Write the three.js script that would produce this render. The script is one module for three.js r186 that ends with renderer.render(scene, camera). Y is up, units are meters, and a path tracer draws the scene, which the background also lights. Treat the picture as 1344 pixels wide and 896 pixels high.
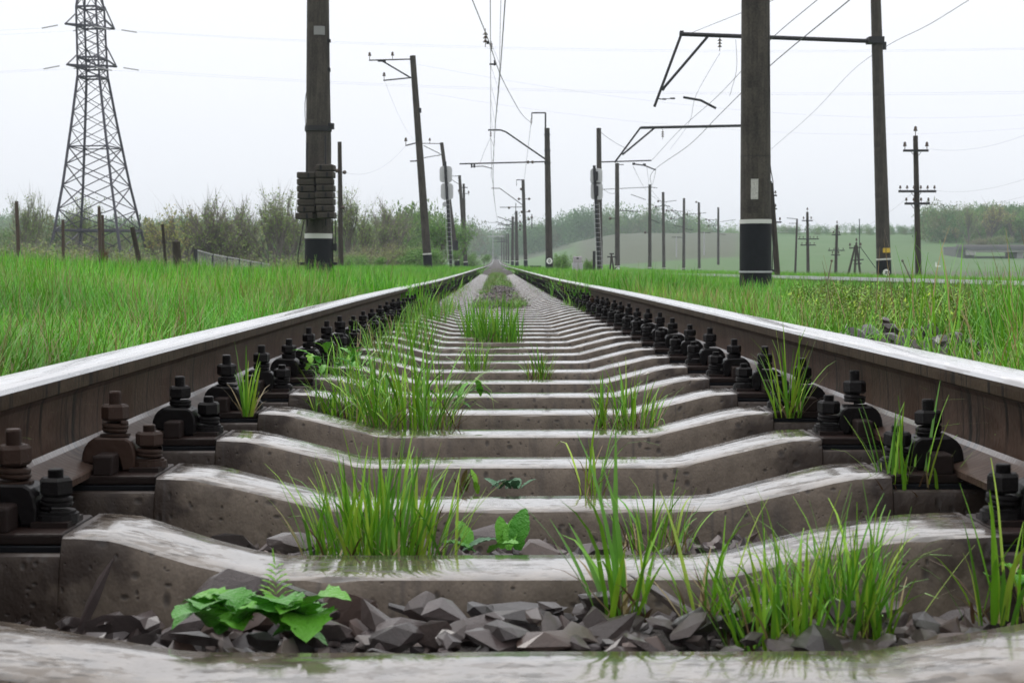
import * as THREE from 'three';
import { mergeGeometries, toCreasedNormals, mergeVertices } from 'three/addons/utils/BufferGeometryUtils.js';
import { ConvexGeometry } from 'three/addons/geometries/ConvexGeometry.js';
import { RoundedBoxGeometry } from 'three/addons/geometries/RoundedBoxGeometry.js';

// ------------------------------------------------------------------ camera, sky, sun, exposure
const EXPOSURE = 1.0, SKY_LOW = 0.91, SKY_GROW = 1.0, SUN = 1.5, FOG = 0.00042;
const scene = new THREE.Scene();
const FPX = 1983, VX = 651, VY = 346.5;                       // focal length and vanishing point in the 1344 x 896 photograph
const camera = new THREE.PerspectiveCamera(2 * Math.atan(448 / FPX) * 180 / Math.PI, 1.5, 0.05, 6000);
camera.position.set(-0.048, 0.175, 0);
camera.rotation.order = 'YXZ';
camera.rotation.y = Math.atan((VX - 672) / FPX);
camera.rotation.x = -Math.atan((448 - VY) / FPX);
camera.focus = 4.2; camera.userData.fStop = 16;
camera.updateMatrixWorld(true); camera.updateProjectionMatrix();

function rng(seed) { let a = seed >>> 0; return () => { a = (a + 0x6d2b79f5) | 0; let t = Math.imul(a ^ (a >>> 15), 1 | a); t = (t + Math.imul(t ^ (t >>> 7), 61 | t)) ^ t; return ((t ^ (t >>> 14)) >>> 0) / 4294967296; }; }
const clamp = (x, a, b) => Math.min(b, Math.max(a, x)), lerp = (a, b, t) => a + (b - a) * t;
const sm = (a, b, x) => { const t = clamp((x - a) / (b - a), 0, 1); return t * t * (3 - 2 * t); };
// tiling value noise
function noiseGrid(n, seed) { const r = rng(seed), g = new Float32Array(n * n); for (let i = 0; i < n * n; i++) g[i] = r(); return (x, y) => { const xi = Math.floor(x), yi = Math.floor(y), fx = x - xi, fy = y - yi, u = fx * fx * (3 - 2 * fx), v = fy * fy * (3 - 2 * fy), X = ((xi % n) + n) % n, Y = ((yi % n) + n) % n, X1 = (X + 1) % n, Y1 = (Y + 1) % n; return lerp(lerp(g[Y * n + X], g[Y * n + X1], u), lerp(g[Y1 * n + X], g[Y1 * n + X1], u), v); }; }
const NG = [3, 5, 7, 11, 13, 17].map((s) => noiseGrid(256, s));
function fbm(x, y, oct = 4, k = 0) { let s = 0, a = 0.5, t = 0; for (let i = 0; i < oct; i++) { s += a * NG[(i + k) % 6](x, y); t += a; a *= 0.5; x *= 2; y *= 2; } return s / t; }

{ // overcast sky: one even cloud sheet, brighter towards the zenith
  const W = 512, H = 256, d = new Float32Array(W * H * 4);
  for (let j = 0; j < H; j++) for (let i = 0; i < W; i++) {
    const el = ((j + 0.5) / H - 0.5) * Math.PI, s = Math.max(0, Math.sin(el)), o = (j * W + i) * 4;
    const n = 1 + 0.05 * (fbm(i / 32, j / 12, 4) - 0.5), L = SKY_LOW * (1 + SKY_GROW * s) * n, b = 1 - sm(0, 0.4, s);
    d[o] = L * (1 - 0.03 * b); d[o + 1] = L; d[o + 2] = L * (1.03 + 0.025 * b); d[o + 3] = 1;
  }
  const t = new THREE.DataTexture(d, W, H, THREE.RGBAFormat, THREE.FloatType);
  t.mapping = THREE.EquirectangularReflectionMapping; t.magFilter = t.minFilter = THREE.LinearFilter; t.needsUpdate = true;
  scene.background = t; scene.environment = t;
}
const sun = new THREE.DirectionalLight(new THREE.Color().setRGB(1, 0.97, 0.93), SUN);
sun.position.set(-40, 90, -50); sun.target.position.set(0, 0, -15); scene.add(sun, sun.target);
sun.castShadow = true; sun.shadow.radius = 40; sun.shadow.mapSize.set(2048, 2048);
Object.assign(sun.shadow.camera, { left: -60, right: 60, top: 60, bottom: -60, near: 1, far: 300 });
scene.fog = new THREE.FogExp2(new THREE.Color().setRGB(0.86, 0.94, 1.0), FOG);
const renderer = new THREE.WebGLRenderer({ antialias: true });
renderer.toneMapping = THREE.LinearToneMapping; renderer.toneMappingExposure = EXPOSURE; renderer.shadowMap.enabled = true;

// ------------------------------------------------------------------ helpers
const used = new Map();
function numbered(name) { const n = used.get(name) ?? 0; used.set(name, n + 1); return n ? name + '_' + String(n).padStart(3, '0') : name; }
function tag(o, label, category, group, kind) { o.userData.label = label; if (category) o.userData.category = category; if (group) o.userData.group = group; if (kind) o.userData.kind = kind; return o; }
function thing(name, label, category, group, pos) { const o = new THREE.Group(); o.name = numbered(name); if (pos) o.position.copy(pos); scene.add(o); return tag(o, label, category, group); }
function mesh(name, geo, mat, parent = scene) { const m = new THREE.Mesh(geo, mat); m.name = parent === scene ? numbered(name) : name; m.castShadow = m.receiveShadow = true; parent.add(m); return m; }
const tmpV = new THREE.Vector3();
function P(px, py, Z) { // the point at distance Z along the track seen at photograph pixel (px, py)
  tmpV.set(px / 672 - 1, 1 - py / 448, 0.5).unproject(camera).sub(camera.position);
  return new THREE.Vector3().copy(camera.position).addScaledVector(tmpV, -Z / tmpV.z);
}
const V = (x, y, z) => new THREE.Vector3(x, y, z);
function withUV(g, f) { const p = g.attributes.position, uv = new Float32Array(p.count * 2); for (let i = 0; i < p.count; i++) { const q = f(p.getX(i), p.getY(i), p.getZ(i)); uv[2 * i] = q[0]; uv[2 * i + 1] = q[1]; } g.setAttribute('uv', new THREE.BufferAttribute(uv, 2)); return g; }
function clean(g) { const n = g.index ? g.toNonIndexed() : g.clone(); for (const k of Object.keys(n.attributes)) if (!['position', 'normal', 'uv'].includes(k)) n.deleteAttribute(k); n.clearGroups(); return n; }
const merge = (list) => mergeGeometries(list.map(clean), false);
// tapered round bar between two points, uv in metres
function bar(a, b, r0, r1 = r0, seg = 8, rows = 1, open = false) {
  const d = new THREE.Vector3().subVectors(b, a), L = d.length(), g = new THREE.CylinderGeometry(r1, r0, L, seg, rows, open);
  const uv = g.attributes.uv; for (let i = 0; i < uv.count; i++) uv.setXY(i, uv.getX(i) * 2 * Math.PI * r0, uv.getY(i) * L);
  g.translate(0, L / 2, 0); g.applyQuaternion(new THREE.Quaternion().setFromUnitVectors(V(0, 1, 0), d.normalize())); g.translate(a.x, a.y, a.z); return g;
}
function box(w, h, d, x = 0, y = 0, z = 0, ry = 0) { const g = new THREE.BoxGeometry(w, h, d); if (ry) g.rotateY(ry); g.translate(x, y, z); return g; }
function beam(a, b, w, h = w) { const d = new THREE.Vector3().subVectors(b, a), L = d.length(), g = new THREE.BoxGeometry(w, L, h); g.translate(0, L / 2, 0); g.applyQuaternion(new THREE.Quaternion().setFromUnitVectors(V(0, 1, 0), d.normalize())); g.translate(a.x, a.y, a.z); return g; }
const lin = (r, g, b) => new THREE.Color().setRGB(r, g, b);
const toS = (c) => Math.round(255 * clamp(c <= 0.0031308 ? 12.92 * c : 1.055 * Math.pow(c, 1 / 2.4) - 0.055, 0, 1));
function tex(W, H, f, srgb) { // f(x, y) -> [r, g, b] linear, or a number
  const d = new Uint8Array(W * H * 4);
  for (let j = 0; j < H; j++) for (let i = 0; i < W; i++) { const c = f(i, j), o = (j * W + i) * 4; for (let k = 0; k < 3; k++) { const v = typeof c === 'number' ? c : c[k]; d[o + k] = srgb ? toS(v) : Math.round(255 * clamp(v, 0, 1)); } d[o + 3] = 255; }
  const t = new THREE.DataTexture(d, W, H, THREE.RGBAFormat); t.wrapS = t.wrapT = THREE.RepeatWrapping; t.magFilter = THREE.LinearFilter; t.minFilter = THREE.LinearMipmapLinearFilter; t.generateMipmaps = true; if (srgb) t.colorSpace = THREE.SRGBColorSpace; t.needsUpdate = true; return t;
}
const mix3 = (a, b, t) => [lerp(a[0], b[0], t), lerp(a[1], b[1], t), lerp(a[2], b[2], t)];
const std = (o) => new THREE.MeshStandardMaterial(o), phy = (o) => new THREE.MeshPhysicalMaterial(o);

// ------------------------------------------------------------------ the lie of the land (Z = metres ahead of the camera)
const trackY = (Z) => -0.026 * sm(7, 22, Z) * (1 - sm(26, 80, Z)) + 1.2e-5 * Math.max(0, Math.min(Z, 480) - 100) ** 2 - (Z > 480 ? (Z - 480) * 0.01 : 0);
function groundY(X, Z) {
  const t = trackY(Z), n = (fbm(X * 0.35 + 40, Z * 0.35 + 40, 3) - 0.5);
  let y;
  if (X < 0) {
    const e = lerp(15, 5, sm(17, 33, Z)) + 12 * sm(150, 300, Z), d = -X - e;
    y = -0.2 + 0.09 * sm(1, 3.5, -X) - 0.06 * sm(8, 30, Z) - 0.05 * sm(10, 20, Z) * (1 - sm(4, 6, -X)) + 0.14 * Math.exp(-(((X + 8.0) / 4.0) ** 2) - (((Z - 19) / 8) ** 2)) - 1.8 * sm(0, 9, d) + n * 0.2 * sm(1.2, 2.5, -X);
  } else {
    y = -0.21 - 0.11 * sm(1.3, 2.4, X) - 0.1 * sm(4, 7, X) + 0.16 * Math.exp(-(((X - 1.25) / 0.3) ** 2) - (((Z - 4.7) / 0.9) ** 2)) - 0.7 * sm(13, 24, X) + n * 0.12 * sm(1.2, 2.5, X);
    y += sm(5, 40, X) * Math.max(0, Math.min(Z, 460) - 170) * 0.029;
  }
  y -= X > 0 ? 1.9 * sm(0.275, 0.305, X / Math.max(Z, 1)) * sm(190, 250, Z) * (1 - sm(306, 335, Z)) : 0;
  y += t + sm(430, 720, Z) * lerp(10, 4.5, sm(-260, -10, X)) * (1 - sm(15, 70, X)) + (n * 1.2 + 2.5 * (fbm(X * 0.006 + 9, Z * 0.006, 2) - 0.5)) * sm(120, 500, Z) * sm(8, 60, Math.abs(X));
  const a = Math.abs(X);
  if (a < 1.6) y = lerp(-0.46 + t, y, sm(0.85, 1.0, a));
  return y;
}

// ------------------------------------------------------------------ textures
const texSoil = tex(512, 512, (x, y) => { const f = fbm(x / 8, y / 8, 5), g = fbm(x / 64, y / 64, 3, 2), h = NG[3](x / 2, y / 2); return mix3([0.55, 0.55, 0.5], [1.2, 1.2, 1.15], clamp(f * 0.7 + g * 0.5 - 0.1 + (h - 0.5) * 0.3, 0, 1)).map((v) => v * 0.8); }, true);
const texFine = tex(512, 512, (x, y) => clamp(fbm(x / 4, y / 4, 3) * 0.6 + fbm(x / 32, y / 32, 4, 2) * 0.4, 0, 1));
function pits(seed, W, H, n, rmin, rmax) { const a = new Float32Array(W * H), r = rng(seed); for (let k = 0; k < n; k++) { const cx = r() * W, cy = r() * H, R = rmin + (rmax - rmin) * r() ** 4, e = 0.6 + r() * 0.8; for (let y = -Math.ceil(R * 1.5); y <= R * 1.5; y++) for (let x = -Math.ceil(R * 1.5); x <= R * 1.5; x++) { const d = Math.hypot(x * e, y / e) / R; if (d < 1) { const i = ((Math.floor(cy + y) + H) % H) * W + ((Math.floor(cx + x) + W) % W); a[i] = Math.max(a[i], 1 - d * d); } } } return a; }
// a sleeper: u = along its 2.7 m, v = around its section (0.8 m)
const SW = 2048, SH = 512, pitA = pits(7, SW, SH, 3200, 0.8, 6);
const stain = (x, y) => { const X = Math.abs(x / SW - 0.5) * 2.7, wob = (fbm(x / 40, y / 40, 4) - 0.5) * 0.3; return sm(0.5, 0.62, X + wob) * (1 - 0.75 * sm(1.05, 1.2, X)); };
const dripA = (() => { const r = rng(91), a = new Float32Array(SW); for (let k = 0; k < 70; k++) { const c = r() * SW, w = 1.5 + r() * 7, s = 0.25 + r() * 0.6; for (let i = -20; i < 20; i++) { const q = (Math.floor(c) + i + SW) % SW; a[q] = Math.max(a[q], s * Math.exp(-((i / w) ** 2))); } } return a; })();
const texSleeperSide = tex(SW, SH, (x, y) => {
  const f = fbm(x / 24, y / 24, 5), g = fbm(x / 160, y / 120, 3, 2), fine = NG[1](x / 1.7, y / 1.7);
  let c = mix3([0.052, 0.039, 0.028], [0.14, 0.112, 0.086], clamp(f * 0.9 + g * 0.5 - 0.2, 0, 1));
  c = c.map((v) => v * (0.86 + 0.28 * fine));
  c = mix3(c, [0.017, 0.0095, 0.0065], Math.min(0.95, stain(x, y) * (0.55 + 0.75 * f)));
  const drip = dripA[x] * sm(0.35, 0.6, fbm(x / 30, y / 90, 2, 3));
  c = mix3(c, [0.035, 0.03, 0.028], drip * 0.8);
  return mix3(c, [0.02, 0.016, 0.014], pitA[y * SW + x] * 0.85);
}, true);
const topPatch = (x, y) => { const a = fbm(x / 40, y / 11, 5, 1), b = fbm(x / 9, y / 3.5, 3, 2); return sm(0.6, 0.68, a + 0.34 * (b - 0.5)); };
const texSleeperTop = tex(SW, SH, (x, y) => { const f = fbm(x / 20, y / 20, 5, 2), p = topPatch(x, y); let c = mix3([0.058, 0.046, 0.036], [0.15, 0.125, 0.1], clamp(f * 1.5 - 0.25, 0, 1)); c = mix3(c, [0.05, 0.045, 0.041], p * 0.7); c = mix3(c, [0.03, 0.02, 0.016], sm(0.585, 0.615, Math.abs(x / SW - 0.5) * 2.7 + (f - 0.5) * 0.03) * (1 - sm(0.99, 1.0, Math.abs(x / SW - 0.5) * 2.7))); return mix3(c, [0.05, 0.045, 0.04], pitA[y * SW + x] * 0.7); }, true);
const texSleeperTopRough = tex(SW, SH, (x, y) => { const p = topPatch(x, y), X = Math.abs(x / SW - 0.5) * 2.7, f = fbm(x / 9, y / 9, 3, 3); return clamp(lerp(0.05, 0.14, sm(0.25, 0.42, X)) + 0.4 * p + 0.12 * (f - 0.4) + 0.45 * sm(0.6, 0.62, X), 0.035, 1); });
const texSleeperWet = tex(SW, SH, (x, y) => { const X = Math.abs(x / SW - 0.5) * 2.7, a = fbm(x / 34, y / 13, 5, 3), b = fbm(x / 7, y / 4, 3, 1), c = fbm(x / 120, y / 60, 2, 5), d = sm(0.26, 0.45, X); return clamp(1 - (0.55 + 0.4 * d) * sm(0.58 - 0.05 * d, 0.66 - 0.04 * d, a + 0.3 * (b - 0.5) + 0.22 * (c - 0.5)) - 0.35 * sm(0.62, 0.75, b), 0, 1) * (1 - 0.85 * sm(0.6, 0.62, X)); });
const texSleeperBump = tex(SW, SH, (x, y) => clamp(0.55 + 0.5 * (fbm(x / 10, y / 10, 4) - 0.5) + 0.12 * (NG[2](x / 1.5, y / 1.5) - 0.5) - 0.5 * pitA[y * SW + x], 0, 1));
// rail side: u = 4 m along, v = its height
const texRust = tex(2048, 256, (x, y) => {
  const s2 = fbm(x / 26, y / 220 + 3, 4, 2), f = fbm(x / 10, y / 16, 4), fine = NG[4](x / 1.5, y / 6), w = (fbm(x / 40, y / 500, 2, 4) - 0.5) * 1.5;
  const run = Math.abs(fbm((x + w) / 13, 7.3, 3, 1) - 0.5), len = fbm((x + w) / 9, y / 200 + 11, 2, 3), line = (1 - sm(0.012, 0.05, run)) * sm(0.34, 0.5, len);
  let c = mix3([0.036, 0.021, 0.0145], [0.078, 0.049, 0.036], clamp(0.6 * f + 0.7 * s2 - 0.15, 0, 1)).map((v) => v * (0.85 + 0.3 * fine));
  c = mix3(c, [0.035, 0.017, 0.01], 0.6 * sm(0.5, 0.65, fbm(x / 60, y / 60, 3, 5)));
  return mix3(c, [0.006, 0.0045, 0.004], 0.92 * line);
}, true);
const texRustBump = tex(2048, 128, (x, y) => fbm(x / 4, y / 6, 4, 2));
const texSteel = tex(1024, 64, (x, y) => { const e = Math.abs(y / 64 - 0.5) * 2, f = fbm(x / 300, y / 2.5, 3, 1), g = fbm(x / 40, y / 3, 3, 4); let c = mix3([0.52, 0.52, 0.53], [0.66, 0.66, 0.67], f); c = mix3(c, [0.22, 0.18, 0.15], 0.45 * sm(0.64, 0.74, g + 0.14 * sm(0.75, 1, e))); return c; }, true);
const texSteelRough = tex(1024, 64, (x, y) => clamp(0.26 + 0.3 * (fbm(x / 60, y / 3, 4) - 0.5) + 0.25 * sm(0.62, 0.7, fbm(x / 12, y / 2, 3, 2)), 0.1, 1));
const texWeb = tex(512, 512, (x, y) => { const f = fbm(x / 6, y / 6, 5), g = fbm(x / 10, y / 120, 3, 2), h = fbm(x / 90, y / 90, 3, 4); return mix3([0.015, 0.0125, 0.0105], [0.072, 0.061, 0.05], clamp(f * 0.7 + g * 0.6 + h * 0.6 - 0.55, 0, 1)); }, true);
texWeb.repeat.set(0.6, 0.6);

// ------------------------------------------------------------------ materials
const M = {
  ground: std({ vertexColors: true, map: texSoil, roughness: 0.95 }),
  ballast: std({ color: lin(0.05, 0.043, 0.04), roughness: 0.9, bumpMap: texFine, bumpScale: 0.02 }),
  sleeperSide: phy({ map: texSleeperSide, roughness: 0.6, specularIntensity: 0.7, bumpMap: texSleeperBump, bumpScale: 0.003 }),
  sleeperTop: phy({ map: texSleeperTop, roughnessMap: texSleeperTopRough, roughness: 1, clearcoat: 0.9, clearcoatMap: texSleeperWet, clearcoatRoughness: 0.1, bumpMap: texSleeperBump, bumpScale: 0.0005 }),
  rust: phy({ map: texRust, roughness: 0.5, specularIntensity: 0.3, bumpMap: texRustBump, bumpScale: 0.0006 }),
  foot: phy({ map: texRust, color: lin(1.5, 1.6, 1.7), roughness: 0.35, clearcoat: 1, clearcoatRoughness: 0.16, bumpMap: texRustBump, bumpScale: 0.0012 }),
  steel: phy({ map: texSteel, metalness: 0.95, clearcoat: 0.6, clearcoatRoughness: 0.15, roughness: 1, roughnessMap: texSteelRough }),
  headSide: phy({ map: texRust, color: lin(0.75, 0.85, 0.72), roughness: 0.65, specularIntensity: 0.25, bumpMap: texRustBump, bumpScale: 0.0006 }),
  iron: phy({ color: lin(0.005, 0.0042, 0.0045), roughness: 0.4, specularIntensity: 0.28, bumpMap: texFine, bumpScale: 0.0015 }),
  ironRust: phy({ color: lin(0.03, 0.016, 0.011), roughness: 0.48, specularIntensity: 0.35, bumpMap: texFine, bumpScale: 0.0015 }),
  plate: phy({ color: lin(0.015, 0.008, 0.0065), roughness: 0.4, specularIntensity: 0.4, bumpMap: texFine, bumpScale: 0.002 }),
  pole: std({ map: texWeb, roughness: 0.85, bumpMap: texFine, bumpScale: 0.004 }),
  wood: std({ map: texWeb, color: lin(0.75, 0.68, 0.62), roughness: 0.9 }),
  rustPost: std({ color: lin(0.06, 0.04, 0.032), roughness: 0.8 }),
  black: phy({ map: texSoil, color: lin(0.011, 0.0125, 0.018), roughness: 0.6, specularIntensity: 0.35, bumpMap: texFine, bumpScale: 0.003 }),
  white: std({ color: lin(0.72, 0.72, 0.7), roughness: 0.7 }),
  band: std({ color: lin(0.5, 0.5, 0.48), roughness: 0.8 }),
  dark: phy({ color: lin(0.02, 0.02, 0.023), roughness: 0.6, specularIntensity: 0.5 }),
  lattice: std({ color: lin(0.035, 0.034, 0.05), roughness: 0.55, metalness: 0.1 }),
  wire: std({ color: lin(0.07, 0.075, 0.08), roughness: 0.6 }),
  grey: std({ color: lin(0.36, 0.36, 0.38), roughness: 0.7 }),
  board: std({ color: lin(0.5, 0.5, 0.52), roughness: 0.7 }),
  yellow: std({ color: lin(0.55, 0.36, 0.03), roughness: 0.6 }),
  weight: std({ map: texWeb, color: lin(1, 0.98, 0.95), roughness: 0.9, bumpMap: texFine, bumpScale: 0.006 }),
  glassy: std({ color: lin(0.05, 0.03, 0.02), roughness: 0.25 }),
  concrete: std({ map: texSoil, color: lin(0.42, 0.42, 0.43), roughness: 0.9 }),
  bark: std({ color: lin(0.12, 0.108, 0.095), roughness: 0.95 }),
  twig: std({ color: lin(0.13, 0.105, 0.09), roughness: 0.95 }),
};
const leafMat = (r, g, b, t = 0.35) => phy({ color: lin(r, g, b), transmission: t, thickness: 0, roughness: 0.62, specularIntensity: 0.5, side: THREE.DoubleSide });
M.grass = phy({ color: 0xffffff, vertexColors: true, transmission: 0.4, thickness: 0, roughness: 0.5, specularIntensity: 0.7, side: THREE.DoubleSide });
M.leaf = phy({ color: 0xffffff, vertexColors: true, transmission: 0.35, thickness: 0, roughness: 0.65, specularIntensity: 0.4, side: THREE.DoubleSide });

// ------------------------------------------------------------------ ground
{
  const xs = [], zs = [];
  const push = (a, from, to, step) => { for (let v = from; v < to - 1e-6; v += step) a.push(v); };
  push(xs, -1600, -400, 60); push(xs, -400, -80, 12); push(xs, -80, -20, 2.5); push(xs, -20, -1.5, 0.4); push(xs, -1.5, 1.5, 0.1); push(xs, 1.5, 20, 0.4); push(xs, 20, 80, 2.5); push(xs, 80, 400, 12); push(xs, 400, 1601, 60);
  push(zs, -60, -6, 6); push(zs, -6, 40, 0.5); push(zs, 40, 120, 2.5); push(zs, 120, 500, 8); push(zs, 500, 1000, 16); push(zs, 1000, 2601, 100);
  const pos = [], col = [], uv = [], idx = [], nx = xs.length;
  for (const Z of zs) for (const X of xs) {
    pos.push(X, groundY(X, Math.max(Z, -2)), -Z); uv.push(X * 0.4, Z * 0.4);
    let c = [0.06, 0.1, 0.022];
    const a = Math.abs(X); if (a < 1.35) c = [0.05, 0.043, 0.04];
    if (X > 20 || Z > 120) c = mix3([0.06, 0.16, 0.036], [0.085, 0.16, 0.05], fbm(X * 0.05, Z * 0.05, 3));
    if (Z > 110 && X > 0) { const f = Math.max(sm(240, 248, Z) * (1 - sm(560, 600, Z)) * (1 - sm(0.158, 0.166, X / Z)) * sm(0.045, 0.06, X / Z), sm(150, 156, Z) * (1 - sm(178, 186, Z)) * sm(0.168, 0.175, X / Z)); c = mix3(c, [0.075, 0.072, 0.055], f * 0.75); }
    if (Z > 470 && !(X > 0.05 * Z && X < 0.16 * Z && Z < 590)) c = [0.05, 0.08, 0.03];
    col.push(...c);
  }
  for (let j = 0; j < zs.length - 1; j++) for (let i = 0; i < nx - 1; i++) { const a = j * nx + i, b = a + 1, c = a + nx, d = c + 1; idx.push(a, b, d, a, d, c); }
  const g = new THREE.BufferGeometry(); g.setAttribute('position', new THREE.Float32BufferAttribute(pos, 3)); g.setAttribute('color', new THREE.Float32BufferAttribute(col, 3)); g.setAttribute('uv', new THREE.Float32BufferAttribute(uv, 2)); g.setIndex(idx); g.computeVertexNormals();
  tag(mesh('ground', g, M.ground), 'grassy ground with green fields rising towards the woods', null, null, 'structure');
}

// ------------------------------------------------------------------ ballast
const SPACE = 0.543, Z0 = 1.52;                                  // centre of the nearest sleeper in view
const cribMid = (Z) => { const k = (Z - Z0) / SPACE; return Math.abs(k - Math.floor(k) - 0.5); };
function ballastY(X, Z) {
  const a = Math.abs(X);
  let y = -0.325 + 0.038 * Math.exp(-(((Z - 1.78) / 0.2) ** 2)) + 0.035 * Math.exp(-(((Z - 2.28) / 0.25) ** 2)) - 0.015 * sm(0.45, 0.65, a) * (1 - sm(10, 14, Z));
  y += (0.066 + 0.03 * Math.exp(-((a / 0.25) ** 2))) * sm(12.5, 15.5, Z) * (1 - sm(0.3, 0.55, a)) + 0.06 * sm(13, 18, Z) * sm(0.3, 0.6, a);
  y += 0.12 * sm(0.86, 1.0, a);
  return y + trackY(Z) + 0.03 * (fbm(X * 6 + 30, Z * 6, 3) - 0.5);
}
const ballast = (() => {
  const pos = [], idx = [], uv = [], xs = [], zs = []; for (let x = -1.32; x <= 1.321; x += 0.06) xs.push(x);
  for (let z = -1.5; z < 16; z += 0.06) zs.push(z); for (let z = 16; z < 60; z += 0.5) zs.push(z); for (let z = 60; z <= 620; z += 10) zs.push(z);
  for (const z of zs) for (const x of xs) { pos.push(x, ballastY(x, z) + (z > 60 ? 0.1 : 0), -z); uv.push(x * 3, z * 3); }
  const n = xs.length; for (let j = 0; j < zs.length - 1; j++) for (let i = 0; i < n - 1; i++) { const a = j * n + i; idx.push(a, a + 1, a + n + 1, a, a + n + 1, a + n); }
  const g = new THREE.BufferGeometry(); g.setAttribute('position', new THREE.Float32BufferAttribute(pos, 3)); g.setAttribute('uv', new THREE.Float32BufferAttribute(uv, 2)); g.setIndex(idx); g.computeVertexNormals();
  return tag(mesh('track_bed', g, M.ballast), 'dark slaty track ballast between the concrete sleepers', null, null, 'structure');
})();
function stoneGeo(seed, flat, np) { const r = rng(seed), pts = []; for (let i = 0; i < np; i++) { const t = r() * 6.283, u = r() * 2 - 1, q = Math.sqrt(1 - u * u); pts.push(V(q * Math.cos(t) * (0.8 + 0.4 * r()), u * flat * (0.8 + 0.4 * r()), q * Math.sin(t) * (0.55 + 0.3 * r()))); } const g = new ConvexGeometry(pts); withUV(g, (x, y, z) => [x + y, z + y * 0.5]); return g; }
const stones = []; for (let i = 0; i < 14; i++) stones.push(stoneGeo(100 + i * 7, [0.3, 0.42, 0.55, 0.22][i % 4], [13, 22, 16, 12][i % 4]));
const stoneMats = [[0.12, 0.105, 0.112], [0.085, 0.074, 0.077], [0.155, 0.14, 0.148], [0.095, 0.067, 0.06], [0.2, 0.19, 0.2], [0.055, 0.05, 0.054], [0.16, 0.115, 0.095], [0.24, 0.225, 0.22]].map((c, i) => phy({ clearcoat: 0.6, clearcoatRoughness: 0.22, color: lin(...c.map((v, k) => v * [1.08, 0.86, 0.82][k])), map: texSoil, roughness: [0.45, 0.5, 0.4, 0.6, 0.42, 0.35, 0.6, 0.5][i], bumpMap: texFine, bumpScale: 0.012 }));
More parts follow.
